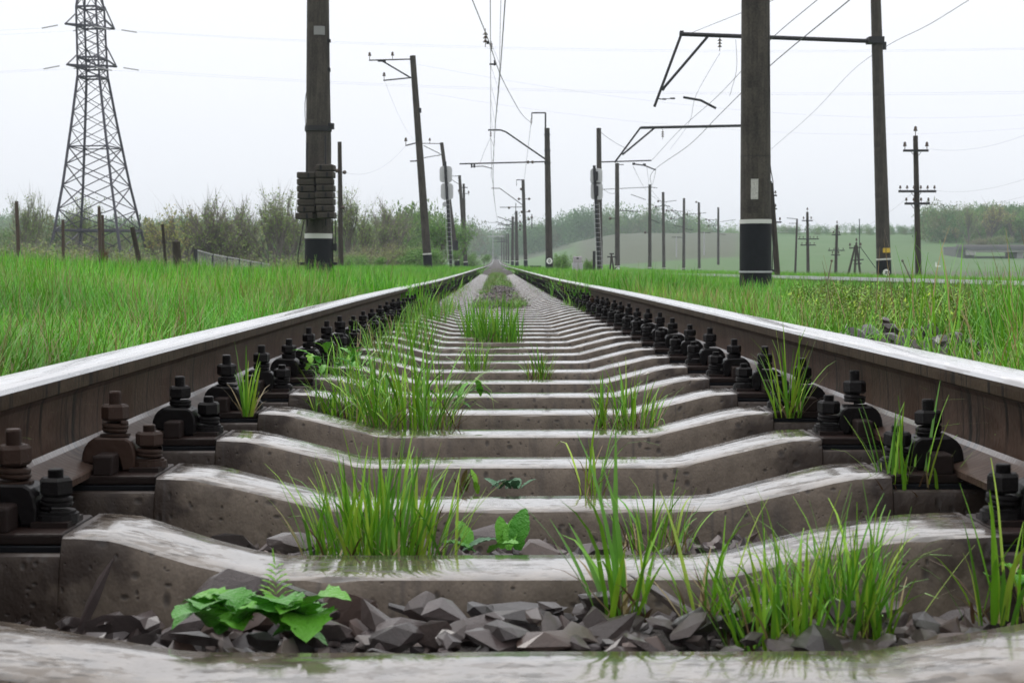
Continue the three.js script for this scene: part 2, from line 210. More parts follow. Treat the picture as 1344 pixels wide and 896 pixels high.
{ // stones of the two nearest gaps one by one, the rest together
  const r = rng(5); let n = 0;
  const put = (X, Z, s, lift, tilt) => { const m = mesh('stone', stones[Math.floor(r() * stones.length)], stoneMats[Math.floor(r() * 8)], ballast); m.position.set(X, ballastY(X, Z) + lift, -Z); m.rotation.set((r() - 0.5) * tilt, r() * 6.28, (r() - 0.5) * tilt, 'YXZ'); m.scale.setScalar(s); n++; return m; };
  for (let layer = 0; layer < 2; layer++) for (let i = 0; i < 18; i++) for (let j = 0; j < 5; j++) { if (n >= 186) break; put(-0.6 + 1.16 * (i + r()) / 18, 1.62 + 0.3 * (j + r()) / 5, 0.02 + 0.028 * r() ** 1.6, 0.004 + layer * 0.018 + 0.012 * r(), 1.1); }
  for (let i = 0; i < 15; i++) for (let j = 0; j < 3; j++) put(-0.6 + 1.2 * (i + r()) / 15, 2.15 + 0.28 * (j + r()) / 3, 0.02 + 0.022 * r(), 0.006 + 0.015 * r(), 1.1);
  // the shards that stand out in the nearest gap
  for (const [px, py, Z, sx, sy, sz, rx, ry, rz, gi, mi] of [[120, 792, 1.9, 0.075, 0.035, 0.02, 0.0, 0.3, 1.15, 3, 0], [300, 785, 1.9, 0.05, 0.09, 0.05, 0.5, 0.5, 0.2, 1, 0], [165, 815, 1.86, 0.05, 0.06, 0.04, 0.9, 0.2, 0.1, 2, 2], [620, 825, 1.82, 0.05, 0.05, 0.035, 0.4, 0.3, 0.1, 5, 2], [580, 835, 1.77, 0.028, 0.045, 0.03, 0.3, 0, 0.1, 2, 3], [515, 845, 1.76, 0.042, 0.05, 0.03, 0.2, 0.1, 0, 6, 1], [720, 848, 1.76, 0.065, 0.06, 0.04, 0.2, 0.2, 0.05, 4, 3], [800, 828, 1.8, 0.045, 0.06, 0.03, 0.7, 0.5, 0.2, 8, 0], [790, 795, 1.88, 0.03, 0.1, 0.03, 0.2, 0, -0.5, 3, 1], [880, 790, 1.9, 0.085, 0.025, 0.03, 0.2, -0.2, -0.5, 0, 3], [910, 820, 1.8, 0.04, 0.05, 0.03, 0.4, 0.5, 0, 9, 5], [690, 800, 1.9, 0.05, 0.03, 0.04, 0.2, 0, 0, 7, 5], [440, 795, 1.9, 0.08, 0.02, 0.03, 0, -0.15, -0.38, 3, 5], [640, 700, 2.4, 0.05, 0.045, 0.03, 0.3, 0.4, 0.1, 5, 4], [385, 712, 2.3, 0.05, 0.03, 0.04, 0.3, 0.4, -0.1, 1, 4], [310, 713, 2.3, 0.04, 0.04, 0.03, 0.5, 0, 0, 2, 1]]) {
    const m = mesh('stone', stones[gi], stoneMats[mi], ballast); m.position.copy(P(px, py, Z)); m.rotation.set(rx, ry, rz); m.scale.set(sx, sy, sz); n++;
  }
  for (let i = 0; i < 70 && n < 299; i++) { const X = 0.98 + r() * 0.5, Z = 4.0 + r() * 1.5; const m = mesh('stone', stones[i % 14], stoneMats[[1, 5, 5, 5, 3][i % 5]], ballast); m.position.set(X, groundY(X, Z) + 0.02 + 0.02 * r(), -Z); m.rotation.set(r(), r() * 6, r()); m.scale.setScalar(0.022 + 0.024 * r() ** 2); n++; }
  const N = 15000, gs = new THREE.InstancedMesh(stones[4], std({ color: 0xffffff, roughness: 0.5 }), N), mt = new THREE.Matrix4(), q = new THREE.Quaternion(), e = new THREE.Euler(), c = new THREE.Color();
  for (let i = 0; i < N; i++) {
    const Z = i < 9000 ? 1.3 + 12 * r() ** 1.3 : 12 + 60 * r() ** 1.8, X = (r() * 2 - 1) * (i < 9000 ? 0.72 : 0.6), s = 0.012 + 0.024 * r() ** 2 + (Z > 12 ? 0.003 : 0);
    e.set((r() - 0.5) * 2, r() * 6.28, (r() - 0.5) * 2); q.setFromEuler(e); mt.compose(V(X, ballastY(X, Z) + 0.012 * r(), -Z), q, V(s, s * (0.8 + r()), s)); gs.setMatrixAt(i, mt);
    const k = stoneMats[Math.floor(r() * 8)].color; gs.setColorAt(i, c.copy(k).multiplyScalar(0.5 + 0.45 * r()).lerp(new THREE.Color().setRGB(0.06, 0.06, 0.06), 0.5));
  }
  gs.name = 'gravel'; gs.userData.kind = 'stuff'; ballast.add(gs);
}

// ------------------------------------------------------------------ rails
const RAILX = 0.8065, PROFILE = [[0, 0], [0.015, -0.0003], [0.027, -0.0018], [0.0335, -0.0058], [0.0368, -0.0125], [0.0375, -0.02], [0.0375, -0.034], [0.0355, -0.037], [0.014, -0.0445], [0.0105, -0.053], [0.009, -0.08], [0.009, -0.12], [0.0115, -0.138], [0.0165, -0.1465], [0.024, -0.1515], [0.045, -0.1590], [0.072, -0.1665], [0.075, -0.169], [0.075, -0.18]];
function railGeo(side, zf, zt) {
  const half = PROFILE, ring = [...half.map(([x, y]) => [x, y]), ...half.slice(1).reverse().map(([x, y]) => [-x, y])];
  const ca = Math.cos(0.05), sa = Math.sin(0.05), pts = ring.map(([x, y]) => { const yy = y + 0.18; return [x * ca - side * yy * sa, x * side * sa * 0 + yy * ca + x * sa * side - 0.18, y, x]; });
  const zs = []; for (let z = zf; z < Math.min(40, zt); z += 0.3) zs.push(z); for (let z = 40; z < 120; z += 2) if (z < zt) zs.push(z); for (let z = 120; z <= zt; z += 10) zs.push(z); if (zs[zs.length - 1] < zt) zs.push(zt);
  const pos = [], uv = [], groups = [[], [], [], []], n = pts.length;
  for (const z of zs) for (let i = 0; i < n; i++) { const [x, y, y0, x0] = pts[i]; pos.push(side * RAILX + x, y + trackY(z), -z); uv.push(z / 4, y0 > -0.0128 ? x0 / 0.08 + 0.5 : (y0 + 0.18) / 0.18); }
  for (let j = 0; j < zs.length - 1; j++) for (let i = 0; i < n; i++) {
    const k = (i + 1) % n, a = j * n + i, b = j * n + k, c = a + n, d = b + n, y = (ring[i][1] + ring[k][1]) / 2;
    (y > -0.013 ? groups[0] : y > -0.04 ? groups[1] : y > -0.141 ? groups[2] : groups[3]).push(a, c, d, a, d, b);
  }
  const g = new THREE.BufferGeometry(); g.setAttribute('position', new THREE.Float32BufferAttribute(pos, 3)); g.setAttribute('uv', new THREE.Float32BufferAttribute(uv, 2));
  g.setIndex(groups.flat()); g.computeVertexNormals(); let s = 0; groups.forEach((q, m) => { g.addGroup(s, q.length, m); s += q.length; });
  // bend normals right at sharp corners by splitting them
  return toCreasedNormals(g, 0.33);
}
for (const side of [-1, 1]) tag(mesh('rail', railGeo(side, -2.5, 600), [M.steel, M.headSide, M.rust, M.foot]), side < 0 ? 'left rusty steel rail with shiny wet head beside the bank' : 'right rusty steel rail with shiny wet head beside dark stones', 'rail', 'rails of the main track');

// ------------------------------------------------------------------ sleepers and fastenings
const TOP = [[0, -0.2385], [0.3, -0.2385], [0.335, -0.2355], [0.39, -0.2215], [0.52, -0.1895], [0.555, -0.183], [0.6, -0.1805], [0.6155, -0.1805], [0.619, -0.204], [0.99, -0.204], [0.994, -0.181], [1.1, -0.181], [1.345, -0.186], [1.35, -0.19]];
const topAt = (x0, wide = 0, shift = 0) => { const x = x0 - shift * (1 - sm(0.42, 0.6, Math.abs(x0))); let a = Math.abs(x); if (wide && a < 0.6) a = a < 0.3 + wide ? a * 0.3 / (0.3 + wide) : lerp(0.3, 0.6, (a - 0.3 - wide) / (0.3 - wide)); for (let i = 1; i < TOP.length; i++) if (a <= TOP[i][0]) return lerp(TOP[i - 1][1], TOP[i][1], (a - TOP[i - 1][0]) / (TOP[i][0] - TOP[i - 1][0])); return TOP.at(-1)[1]; };
function sleeperGeo(seed, wide = 0, bend = 0) {
  const r = rng(seed), xs = new Set(TOP.map((p) => p[0])); for (let x = 0; x < 0.62; x += 0.045) xs.add(+x.toFixed(3)); const h = [...xs].sort((a, b) => a - b), all = [...h.slice(1).reverse().map((x) => -x), ...h];
  const off = r() * 20, pos = [], uv = [], side = [], top = [], mirror = r() < 0.5 ? -1 : 1, shift = r() * 0.12; let n;
  for (const x of all) {
    const t = wide > 0.05 && Math.abs(x) < 0.6175 ? -0.2385 + 0.0375 * clamp((Math.abs(x + 0.012) - 0.365) / 0.24, 0, 1) : topAt(x, wide, bend), w = 0.084 + 0.012 * sm(0.3, 0.6, Math.abs(x)), e = (k) => 0.005 * (fbm(x * 9 + off + k * 7, off * 3, 3) - 0.5), ch = (k) => Math.max(0, fbm(x * 30 + off + k * 31, off + 5, 3) - 0.66) * 0.035;
    const ring = [], yb = -0.415;
    for (const s of [1, -1]) { const c = ch(s), q = [[0.135 + e(s), yb], [lerp(0.135, w, 0.5) + e(s), lerp(yb, t, 0.5)], [w + 0.008 + e(s), t - 0.03], [w + 0.003 + e(s) - c * 0.5, t - 0.009 - c], [w - 0.0005 + e(s) - c, t - 0.003 - c], [w - 0.0075 + e(s) - c, t - 0.0003 + e(s + 3) * 0.3]]; ring.push(...(s > 0 ? q : q.reverse()).map(([z, y]) => [s * z, y])); if (s > 0) ring.push([w * 0.35, t + e(9) * 0.3], [-w * 0.35, t + e(11) * 0.3]); }
    n = ring.length; let v = 0; ring.forEach(([z, y], i) => { if (i) v += Math.hypot(z - ring[i - 1][0], y - ring[i - 1][1]); pos.push(x, y, z); uv.push(0.5 + mirror * x / 2.7 + 0 * shift, v / 0.8 + shift * 3); });
  }
  for (let j = 0; j < all.length - 1; j++) for (let i = 0; i < n - 1; i++) { const a = j * n + i, b = a + 1, c = a + n, d = c + 1; (i >= 4 && i <= n - 6 ? top : side).push(a, c, d, a, d, b); }
  const g = new THREE.BufferGeometry(); g.setAttribute('position', new THREE.Float32BufferAttribute(pos, 3)); g.setAttribute('uv', new THREE.Float32BufferAttribute(uv, 2)); g.setIndex([...side, ...top].map((v, i, arr) => v)); g.addGroup(0, side.length, 0); g.addGroup(side.length, top.length, 1); g.computeVertexNormals();
  return toCreasedNormals(g, 0.6);
}
const bodies = [1, 2, 3, 4, 5, 6].map((s) => sleeperGeo(s * 77)), bodyNear = sleeperGeo(901, 0.075, -0.012), bodySecond = sleeperGeo(902, -0.02, -0.055);
function lathe(pts, seg, flat) { const g = new THREE.LatheGeometry(pts.map(([x, y]) => new THREE.Vector2(x, y)), seg); return flat ? toCreasedNormals(g, 0.2) : g; }
function coil(R, r, y0, y1, turns) { class C extends THREE.Curve { getPoint(t, o = V()) { const a = t * turns * 6.283; return o.set(R * Math.cos(a), lerp(y0, y1, t), R * Math.sin(a)); } } return new THREE.TubeGeometry(new C(), 28, r, 5, false); }
function boltGeo(y, tip) { // washer, double coil spring washer, hexagon nut, threaded end
  const stud = [[0.0105, 0]]; for (let i = 0; i < 7; i++) stud.push([0.0112, tip * (i + 0.3) / 7.5], [0.0098, tip * (i + 0.8) / 7.5]); stud.push([0.0095, tip], [0, tip]);
  const nut = lathe([[0.012, 0], [0.0195, 0], [0.0235, 0.004], [0.0235, 0.022], [0.0195, 0.0265], [0.011, 0.0265]], 6, true);
  return merge([lathe([[0, 0], [0.026, 0], [0.026, 0.004], [0, 0.004]], 14, true).translate(0, y, 0), coil(0.0185, 0.0048, y + 0.0085, y + 0.022, 2.1), nut.clone().translate(0, y + 0.025, 0), lathe(stud, 10).translate(0, y + 0.0515, 0)]);
}
const clipBolt = merge([boltGeo(0.055, 0.021)]), anchorBolt = merge([boltGeo(0.012, 0.012), lathe([[0, 0], [0.03, 0], [0.03, 0.012], [0, 0.012]], 14, true)]);
const plateGeo = (() => { const parts = [new RoundedBoxGeometry(0.372, 0.016, 0.155, 1, 0.004).translate(0, -0.008, 0)]; for (const s of [-1, 1]) for (const z of [-1, 1]) parts.push(new RoundedBoxGeometry(0.034, 0.036, 0.05, 1, 0.005).translate(s * 0.096, 0.016, z * 0.05)); for (const s of [-1, 1]) parts.push(box(0.05, 0.008, 0.075, s * 0.157, 0.0035, 0)); return merge(parts); })();
const padGeo = box(0.4, 0.007, 0.17, 0, -0.0198, 0);
const clipGeo = (() => { const s = new THREE.Shape(); s.moveTo(0.05, 0.018); s.lineTo(0.076, 0.0135); s.lineTo(0.084, 0.026); s.lineTo(0.112, 0.026); s.lineTo(0.118, 0.004); s.lineTo(0.134, 0.004); s.quadraticCurveTo(0.137, 0.05, 0.12, 0.054); s.lineTo(0.07, 0.055); s.quadraticCurveTo(0.05, 0.045, 0.05, 0.018); return new THREE.ExtrudeGeometry(s, { depth: 0.056, bevelEnabled: true, bevelSize: 0.003, bevelThickness: 0.003, bevelSegments: 1, curveSegments: 4 }).translate(0, 0, -0.028); })();
const farClip = merge([box(0.07, 0.125, 0.07, 0.1, 0.06, 0), box(0.05, 0.065, 0.05, 0.157, 0.03, 0)]);
const ORD = ['', 'second', 'third', 'fourth', 'fifth', 'sixth', 'seventh', 'eighth', 'ninth', 'tenth', 'eleventh', 'twelfth'];
const ORD2 = ['thirteenth', 'fourteenth', 'fifteenth', 'sixteenth', 'seventeenth', 'eighteenth', 'nineteenth', 'twentieth', 'twenty-first', 'twenty-second', 'twenty-third', 'twenty-fourth'];
const sleeperLabels = { 0: 'nearest concrete sleeper, wet and cut by the bottom edge of the photo', 1: 'second concrete sleeper, big grass tuft rooted behind its wet middle', 2: 'third concrete sleeper, just behind the big grass tuft', 3: 'fourth concrete sleeper from the front, with dark reddish sprout before it' };
{
  const r = rng(31);
  for (let k = -2; k < 100; k++) {
    const Z = Z0 + k * SPACE + (k > 0 ? (r() - 0.5) * 0.012 : 0), y = trackY(Z);
    const label = k < 0 ? 'concrete sleeper behind the nearest one, under the camera' : sleeperLabels[k] ?? (k < 12 ? ORD[k] + ' concrete sleeper from the front with white wet top' : k < 24 ? ORD2[k - 12] + ' concrete sleeper from the front, thin white line before the far gravel' : 'distant concrete sleeper half buried in gravel and weeds');
    const t = thing('concrete_sleeper', label, 'railway sleeper', k < 0 ? 'sleepers under the camera' : k < 12 ? 'sleepers of the main track' : k < 24 ? 'sleepers beside the central tufts' : 'distant sleepers in the gravel', V(0, y, -Z));
    t.rotation.y = (r() - 0.5) * 0.006;
    const pick = Math.floor(r() * 6), b = mesh('sleeper_body', k === 0 ? bodyNear : k === 1 ? bodySecond : bodies[pick], [M.sleeperSide, M.sleeperTop], t); if (r() < 0.5 && k > 1) b.rotation.y = Math.PI;
    for (const side of [-1, 1]) {
      const p = mesh('tie_plate', plateGeo, M.plate, t); p.position.set(side * RAILX, -0.18, 0);
      if (k < 40) { mesh('rubber_pad', padGeo, M.black, p);
      for (const s of [-1, 1]) {
        if (s === side && k > 8) continue;                           // the far side of the rail is out of sight
        const c = mesh('rail_clip', clipGeo, k === 2 && side < 0 ? M.ironRust : M.iron, p); if (s < 0) c.rotation.y = Math.PI;
        const b1 = mesh('clip_bolt', clipBolt, (k === 2 && side < 0) || r() < 0.12 ? M.ironRust : M.iron, p); b1.position.set(s * 0.1, -0.003 * r(), 0); b1.rotation.set((r() - 0.5) * 0.1, r() * 6.28, (r() - 0.5) * 0.1); b1.scale.y = 1 + (r() - 0.5) * 0.16; c.rotation.y += (r() - 0.5) * 0.12; c.rotation.x = (r() - 0.5) * 0.06;
        const b2 = mesh('anchor_bolt', anchorBolt, k === 2 && side < 0 ? M.ironRust : M.iron, p); b2.position.set(s * 0.157, 0.004, (r() - 0.5) * 0.01); b2.rotation.set((r() - 0.5) * 0.08, r() * 6.28, (r() - 0.5) * 0.08); b2.scale.y = 1 + (r() - 0.5) * 0.2;
      } } else { const c = mesh('rail_clip', farClip, M.iron, p); c.rotation.y = side > 0 ? Math.PI : 0; }
    }
  }
}
//@@REST
// ------------------------------------------------------------------ grass, tufts and weeds
class Blades { // collects ribbons with vertex colours
  constructor() { this.p = []; this.c = []; this.i = []; }
  blade(x, y, z, h, w, dir, lean, bend, col, segs = 4, fold = 0) {
    const cd = Math.cos(dir), sd = Math.sin(dir), px = -sd, pz = cd; let a = lean, X = x, Y = y, Z = z; const L = h / segs, base = this.p.length / 3, m = fold ? 3 : 2;
    for (let k = 0; k <= segs; k++) {
      const t = k / segs, ww = k === segs ? 0.0004 : w * (t < 0.25 ? 0.65 + 1.4 * t : 1 - 0.85 * ((t - 0.25) / 0.75) ** 1.7) / 2, nx = -Math.cos(a) * cd, ny = Math.sin(a), nz = -Math.cos(a) * sd;
      this.p.push(X + px * ww, Y, Z + pz * ww); if (fold) this.p.push(X - nx * ww * fold, Y - ny * ww * fold, Z - nz * ww * fold); this.p.push(X - px * ww, Y, Z - pz * ww);
      for (let q = 0; q < m; q++) this.c.push(...col);
      X += Math.sin(a) * cd * L; Y += Math.cos(a) * L; Z += Math.sin(a) * sd * L; a += bend / segs * (0.25 + 1.5 * t * t + 0.35 * Math.sin(h * 900 + k * 2.1));
    }
    for (let k = 0; k < segs; k++) for (let q = 0; q < m - 1; q++) { const A = base + k * m + q, B = A + 1, C = A + m, D = C + 1; this.i.push(A, B, D, A, D, C); }
  }
  tri(a, b, c, col) { const n = this.p.length / 3; this.p.push(...a, ...b, ...c); for (let q = 0; q < 3; q++) this.c.push(...col); this.i.push(n, n + 1, n + 2); }
  geo() { const g = new THREE.BufferGeometry(); g.setAttribute('position', new THREE.Float32BufferAttribute(this.p, 3)); g.setAttribute('color', new THREE.Float32BufferAttribute(this.c, 3)); g.setIndex(this.i); g.computeVertexNormals(); return g; }
}
const GREENS = [[0.125, 0.36, 0.016], [0.16, 0.43, 0.02], [0.095, 0.29, 0.016], [0.21, 0.48, 0.03], [0.27, 0.48, 0.05], [0.11, 0.34, 0.035]], STRAW = [0.3, 0.23, 0.11];
const jit = (c, r, k = 0.3) => { const f = 1 + (r() - 0.5) * k; return c.map((v) => v * f); };
function clump(seed, n, R, hmin, hmax, w, segs = 3, straw = 0.06, droop = 1) {
  const r = rng(seed), B = new Blades();
  for (let i = 0; i < n; i++) { const a = r() * 6.28, d = R * Math.sqrt(r()), h = hmin + (hmax - hmin) * r(); B.blade(d * Math.cos(a), -0.03, d * Math.sin(a), h, w * (0.45 + 0.7 * r()), r() * 6.28, 0.05 + 0.5 * r() * r() + 0.12 * r(), droop * (r() < 0.32 ? 1.5 + 1.6 * r() : 0.2 + 1.0 * r()), r() < straw ? jit(STRAW, r) : jit(GREENS[Math.floor(r() * 6)], r), segs); }
  return B.geo();
}
{ // the two banks: clumps scattered thinner with distance
  const kinds = []; for (let i = 0; i < 6; i++) kinds.push(clump(400 + i, 34, 0.09, [0.07, 0.1, 0.05, 0.12, 0.1, 0.06][i], [0.22, 0.27, 0.17, 0.34, 0.24, 0.2][i], [0.0065, 0.0055, 0.008, 0.005, 0.0065, 0.0075][i], 5, [0.03, 0.06, 0.03, 0.08, 0.03, 0.07][i], [1, 1.4, 1.6, 0.6, 1.2, 1.8][i]));
  kinds.push(clump(480, 7, 0.12, 0.2, 0.4, 0.0035, 5, 1, 0.8)); const far = []; for (let i = 0; i < 4; i++) far.push(clump(450 + i, 34, 0.28, 0.14, 0.3, 0.014, 2));
  const sets = [...kinds.slice(0, 6), ...far, kinds[6]].map((g) => ({ g, m: [], c: [] })), r = rng(77), q = new THREE.Quaternion(), e = new THREE.Euler();
  const add = (k, X, Z, s, sy, f) => { e.set((r() - 0.5) * 0.25, r() * 6.28, (r() - 0.5) * 0.25); q.setFromEuler(e); sets[k].m.push(new THREE.Matrix4().compose(V(X, groundY(X, Z), -Z), q, V(s, s * sy, s))); sets[k].c.push(f); };
  const tone = (X, Z) => { const a = fbm(X * 0.9 + 50, Z * 0.9, 3), b = fbm(X * 0.3 + 90, Z * 0.3, 3, 2), g = 0.6 + 0.95 * a; return [g * (0.88 + 0.5 * (b - 0.35)), g, g * (0.85 + 0.4 * (b - 0.4))]; };
  // left bank
  for (let i = 0; i < 17000; i++) { const Z = 1.2 + 13 * r() ** 1.5, X = -1.05 - (0.3 + 0.42 * Z) * r() ** 1.15; const b = fbm(X * 0.9 + 20, Z * 0.9, 3); if (b < 0.33 && r() < 0.5) continue; add(Math.floor(r() * 6), X, Z, 0.85 + 0.4 * r(), 0.52 + 0.62 * b * (0.8 + 0.4 * r()) * (X > -1.15 ? 0.75 : 1) * (0.7 + 0.7 * sm(0.4, 0.62, fbm(X * 1.6 + 5, Z * 1.1, 2, 3))), tone(X, Z)); }
  for (let i = 0; i < 17000; i++) { const Z = 12 + 40 * r() ** 1.5, X = -0.98 - Math.min(15, 0.42 * Z) * r() ** 1.1; add(r() < 0.6 ? Math.floor(r() * 6) : 6 + Math.floor(r() * 4), X, Z, 1.0 + 0.5 * r(), 0.65 + 0.5 * r(), tone(X, Z)); }
  for (let i = 0; i < 7000; i++) { const Z = 45 + 180 * r() ** 1.8, X = -1.0 - 9 * r() ** 1.3; add(6 + Math.floor(r() * 4), X, Z, 1 + 0.6 * r(), (0.7 + 0.5 * r()) * (1 - 0.5 * sm(60, 160, Z)), tone(X, Z)); }
  for (let i = 0; i < 220; i++) { const Z = 5 + 22 * r() ** 1.2, s = r() < 0.6 ? -1 : 1, X = s * (1.0 + (0.3 + 0.4 * Z) * r()); add(10, X, Z, 0.8 + 0.5 * r(), 0.7 + 0.5 * r(), [0.9, 0.85, 0.8]); }
  // right side: tall at the edge of the view, low near the rail
  for (let i = 0; i < 17000; i++) {
    const Z = 1.2 + 14 * r() ** 1.35, X = 1.01 + (0.35 + 0.45 * Z) * r() ** 1.1, side = X / Z, b = fbm(X * 0.9 + 60, Z * 0.9 + 7, 3);
    const tall = sm(0.27, 0.33, side) * (1 - sm(11, 14, Z)) * sm(3.2, 5.0, Z) + 0.1 * sm(5, 8, Z) * sm(0.14, 0.2, side); if (Z > 3.4 && Z < 5.8 && X < 1.5 && r() < 0.97) continue; if (Z > 5.2 && Z < 10 && side > 0.185 && side < 0.3 && r() < 0.55) continue;
    if (b < 0.36 && r() < 0.4 * (1 - tall)) continue;
    add(Math.floor(r() * 6), X, Z, 0.85 + 0.4 * r() + 0.15 * tall, (0.45 + 0.62 * b * (0.8 + 0.4 * r())) * (1 + 0.4 * tall), tone(X, Z).map((v, k) => v * (1 + [0.18, 0.03, 0.1][k] * (1 - tall))));
  }
  for (let i = 0; i < 15000; i++) { const Z = 13 + 40 * r() ** 1.5, X = 0.98 + 0.42 * Z * r() ** 1.1; if (Math.abs(X - (9.6 - 0.075 * (Z - 26))) < 1.7 && r() < 0.85) continue; add(r() < 0.6 ? Math.floor(r() * 6) : 6 + Math.floor(r() * 4), X, Z, 1.0 + 0.5 * r(), 0.55 + 0.55 * r(), tone(X, Z)); }
  for (let i = 0; i < 9000; i++) { const Z = 45 + 180 * r() ** 1.6, X = 1.0 + 16 * r() ** 1.2; add(6 + Math.floor(r() * 4), X, Z, 1 + 0.6 * r(), (0.6 + 0.4 * r()) * (1 - 0.5 * sm(60, 160, Z)), tone(X, Z)); }
  // low growth down the middle of the track farther off and along the inside of the rails
  for (let i = 0; i < 1500; i++) { const Z = 15 + 90 * r() ** 1.4, X = (r() - 0.5) * 0.5; if (fbm(X * 2 + 9, Z * 0.5, 2) < 0.45) continue; e.set(0, r() * 6.28, 0); q.setFromEuler(e); const k = Math.floor(r() * 6), s = 0.35 + 0.3 * r(); sets[k].m.push(new THREE.Matrix4().compose(V(X, ballastY(X, Z), -Z), q, V(s * 1.6, s, s * 1.6))); sets[k].c.push([0.85, 0.75, 0.9]); }
  const holder = tag(Object.assign(new THREE.Group(), { name: 'grass' }), 'fresh bright green spring grass on both banks of the track', null, null, 'stuff'); scene.add(holder);
  for (const s of sets) { const im = new THREE.InstancedMesh(s.g, M.grass, s.m.length), c = new THREE.Color(); s.m.forEach((m, i) => { im.setMatrixAt(i, m); im.setColorAt(i, c.setRGB(...s.c[i])); }); im.name = 'grass_blades'; im.userData.kind = 'stuff'; im.castShadow = im.receiveShadow = true; holder.add(im); }
}
{ // feathery yellow-green weeds between the tracks on the right
  const r = rng(9), kinds = [];
  for (let k = 0; k < 4; k++) {
    const B = new Blades();
    for (let s = 0; s < 9; s++) { const a = r() * 6.28, l = 0.2 + 0.5 * r(), H = 0.08 + 0.11 * r(), c = Math.cos(a), d = Math.sin(a), cc = jit([[0.17, 0.31, 0.02], [0.11, 0.26, 0.02], [0.27, 0.37, 0.03]][Math.floor(r() * 3)], r);
      for (let j = 0; j < 18; j++) { const t = 0.12 + 0.88 * j / 18, X = c * l * t * H, Y = t * H, Z = d * l * t * H; B.blade(X, Y, Z, 0.012 + 0.018 * r() * (1.2 - t), 0.0055, r() * 6.28, 0.7 + 0.6 * r(), 0.5, jit(cc, r, 0.4), 2); } B.blade(0, 0, 0, H * 1.15, 0.003, a, l * 0.8, 0.1, [0.13, 0.16, 0.05], 2); }
    kinds.push(B.geo());
  }
  const holder = tag(Object.assign(new THREE.Group(), { name: 'weed_undergrowth' }), 'yellow green feathery weeds beyond the dark stones right of the track', null, null, 'stuff'); scene.add(holder);
  const ims = kinds.map((g) => new THREE.InstancedMesh(g, M.leaf, 800)), q = new THREE.Quaternion(), e = new THREE.Euler(), c = new THREE.Color();
  for (let i = 0; i < 3200; i++) { const Z = 4.3 + 7 * r() ** 1.3, X = Z * (0.2 + 0.12 * r()) + (i % 3 ? 0 : 3); if (X < 1.5 && Z < 6) { ims[i % 4].setMatrixAt(i >> 2, new THREE.Matrix4().makeScale(1e-4, 1e-4, 1e-4)); continue; } e.set((r() - 0.5) * 0.4, r() * 6.28, (r() - 0.5) * 0.4); q.setFromEuler(e); const s = 0.9 + 1.1 * r() * sm(1.1, 1.8, X); const im = ims[i % 4], k = i >> 2; im.setMatrixAt(k, new THREE.Matrix4().compose(V(X, groundY(X, Z) - 0.01, -Z), q, V(s, s, s))); const f = 0.7 + 0.6 * r(); im.setColorAt(k, c.setRGB(f, f, f)); }
  for (const im of ims) { im.name = 'weed_sprigs'; im.userData.kind = 'stuff'; holder.add(im); }
}
// single tufts growing between the sleepers: [label, px, py (foot), Z, width m, height m, blades, blade width, straw share, droop]
const TUFTS = [
  ['dense tall grass tuft behind the second sleeper, reflected in its wet top', 500, 722, 2.25, 0.115, 0.2, 150, 0.0064, 0.1, 0.7],
  ['wide dark rooted grass tuft on the right in the nearest gap', 1055, 838, 1.8, 0.095, 0.2, 120, 0.0062, 0.12, 0.8],
  ['second clump of grass beside the wide tuft at the nearest sleeper', 1130, 825, 1.82, 0.06, 0.19, 50, 0.0055, 0.1, 1.0],
  ['few broad grass blades standing in the middle of the nearest gap', 815, 800, 1.86, 0.035, 0.24, 15, 0.0105, 0.12, 1.0],
  ['lone leaning grass stem left of the wide right tuft', 925, 800, 1.82, 0.03, 0.19, 9, 0.0075, 0.2, 1.2],
  ['tall drooping grass tuft among weeds beside the fifth sleeper on the left', 530, 558, 3.85, 0.14, 0.32, 105, 0.007, 0.14, 1.9],
  ['bushy grass left of the drooping tuft', 470, 545, 4.1, 0.13, 0.2, 80, 0.007, 0.08, 1.3],
  ['round tall bright grass tuft in the middle of the track', 655, 447, 8.15, 0.13, 0.3, 130, 0.009, 0.05, 0.45],
  ['left half of the bright middle tuft, lower and darker', 624, 440, 8.7, 0.09, 0.33, 60, 0.009, 0.05, 0.4],
  ['thin upright grass tuft just before the round middle tuft', 625, 490, 6.0, 0.05, 0.19, 40, 0.006, 0.1, 0.5],
  ['small sparse tuft right of centre with curled dry tips', 708, 494, 5.75, 0.05, 0.16, 32, 0.006, 0.25, 1.1],
  ['loose spreading tuft on the right behind the fourth sleeper', 825, 556, 3.95, 0.09, 0.2, 48, 0.006, 0.2, 1.3],
  ['thin upright stem beside the loose right tuft', 790, 555, 3.95, 0.012, 0.17, 6, 0.008, 0.1, 0.3],
  ['slender grass growing between bolts against the right rail', 1035, 540, 3.62, 0.035, 0.23, 22, 0.008, 0.1, 0.5],
  ['tall thin grass by the right rail above the third sleeper', 1196, 655, 2.55, 0.055, 0.225, 24, 0.0065, 0.15, 0.7],
  ['grass blades at the right edge of the photo over the nearest sleeper', 1318, 800, 1.8, 0.05, 0.2, 14, 0.009, 0.1, 0.8],
  ['thin upright grass against the left rail between bolts', 322, 538, 3.5, 0.018, 0.185, 16, 0.0065, 0.1, 0.25],
  ['tiny grass tuft on the right before the third sleeper', 858, 712, 2.32, 0.06, 0.14, 26, 0.0055, 0.35, 0.9],
  ['curved grass stems over the fourth sleeper right of centre', 775, 640, 2.75, 0.03, 0.21, 9, 0.006, 0.1, 1.4],
];
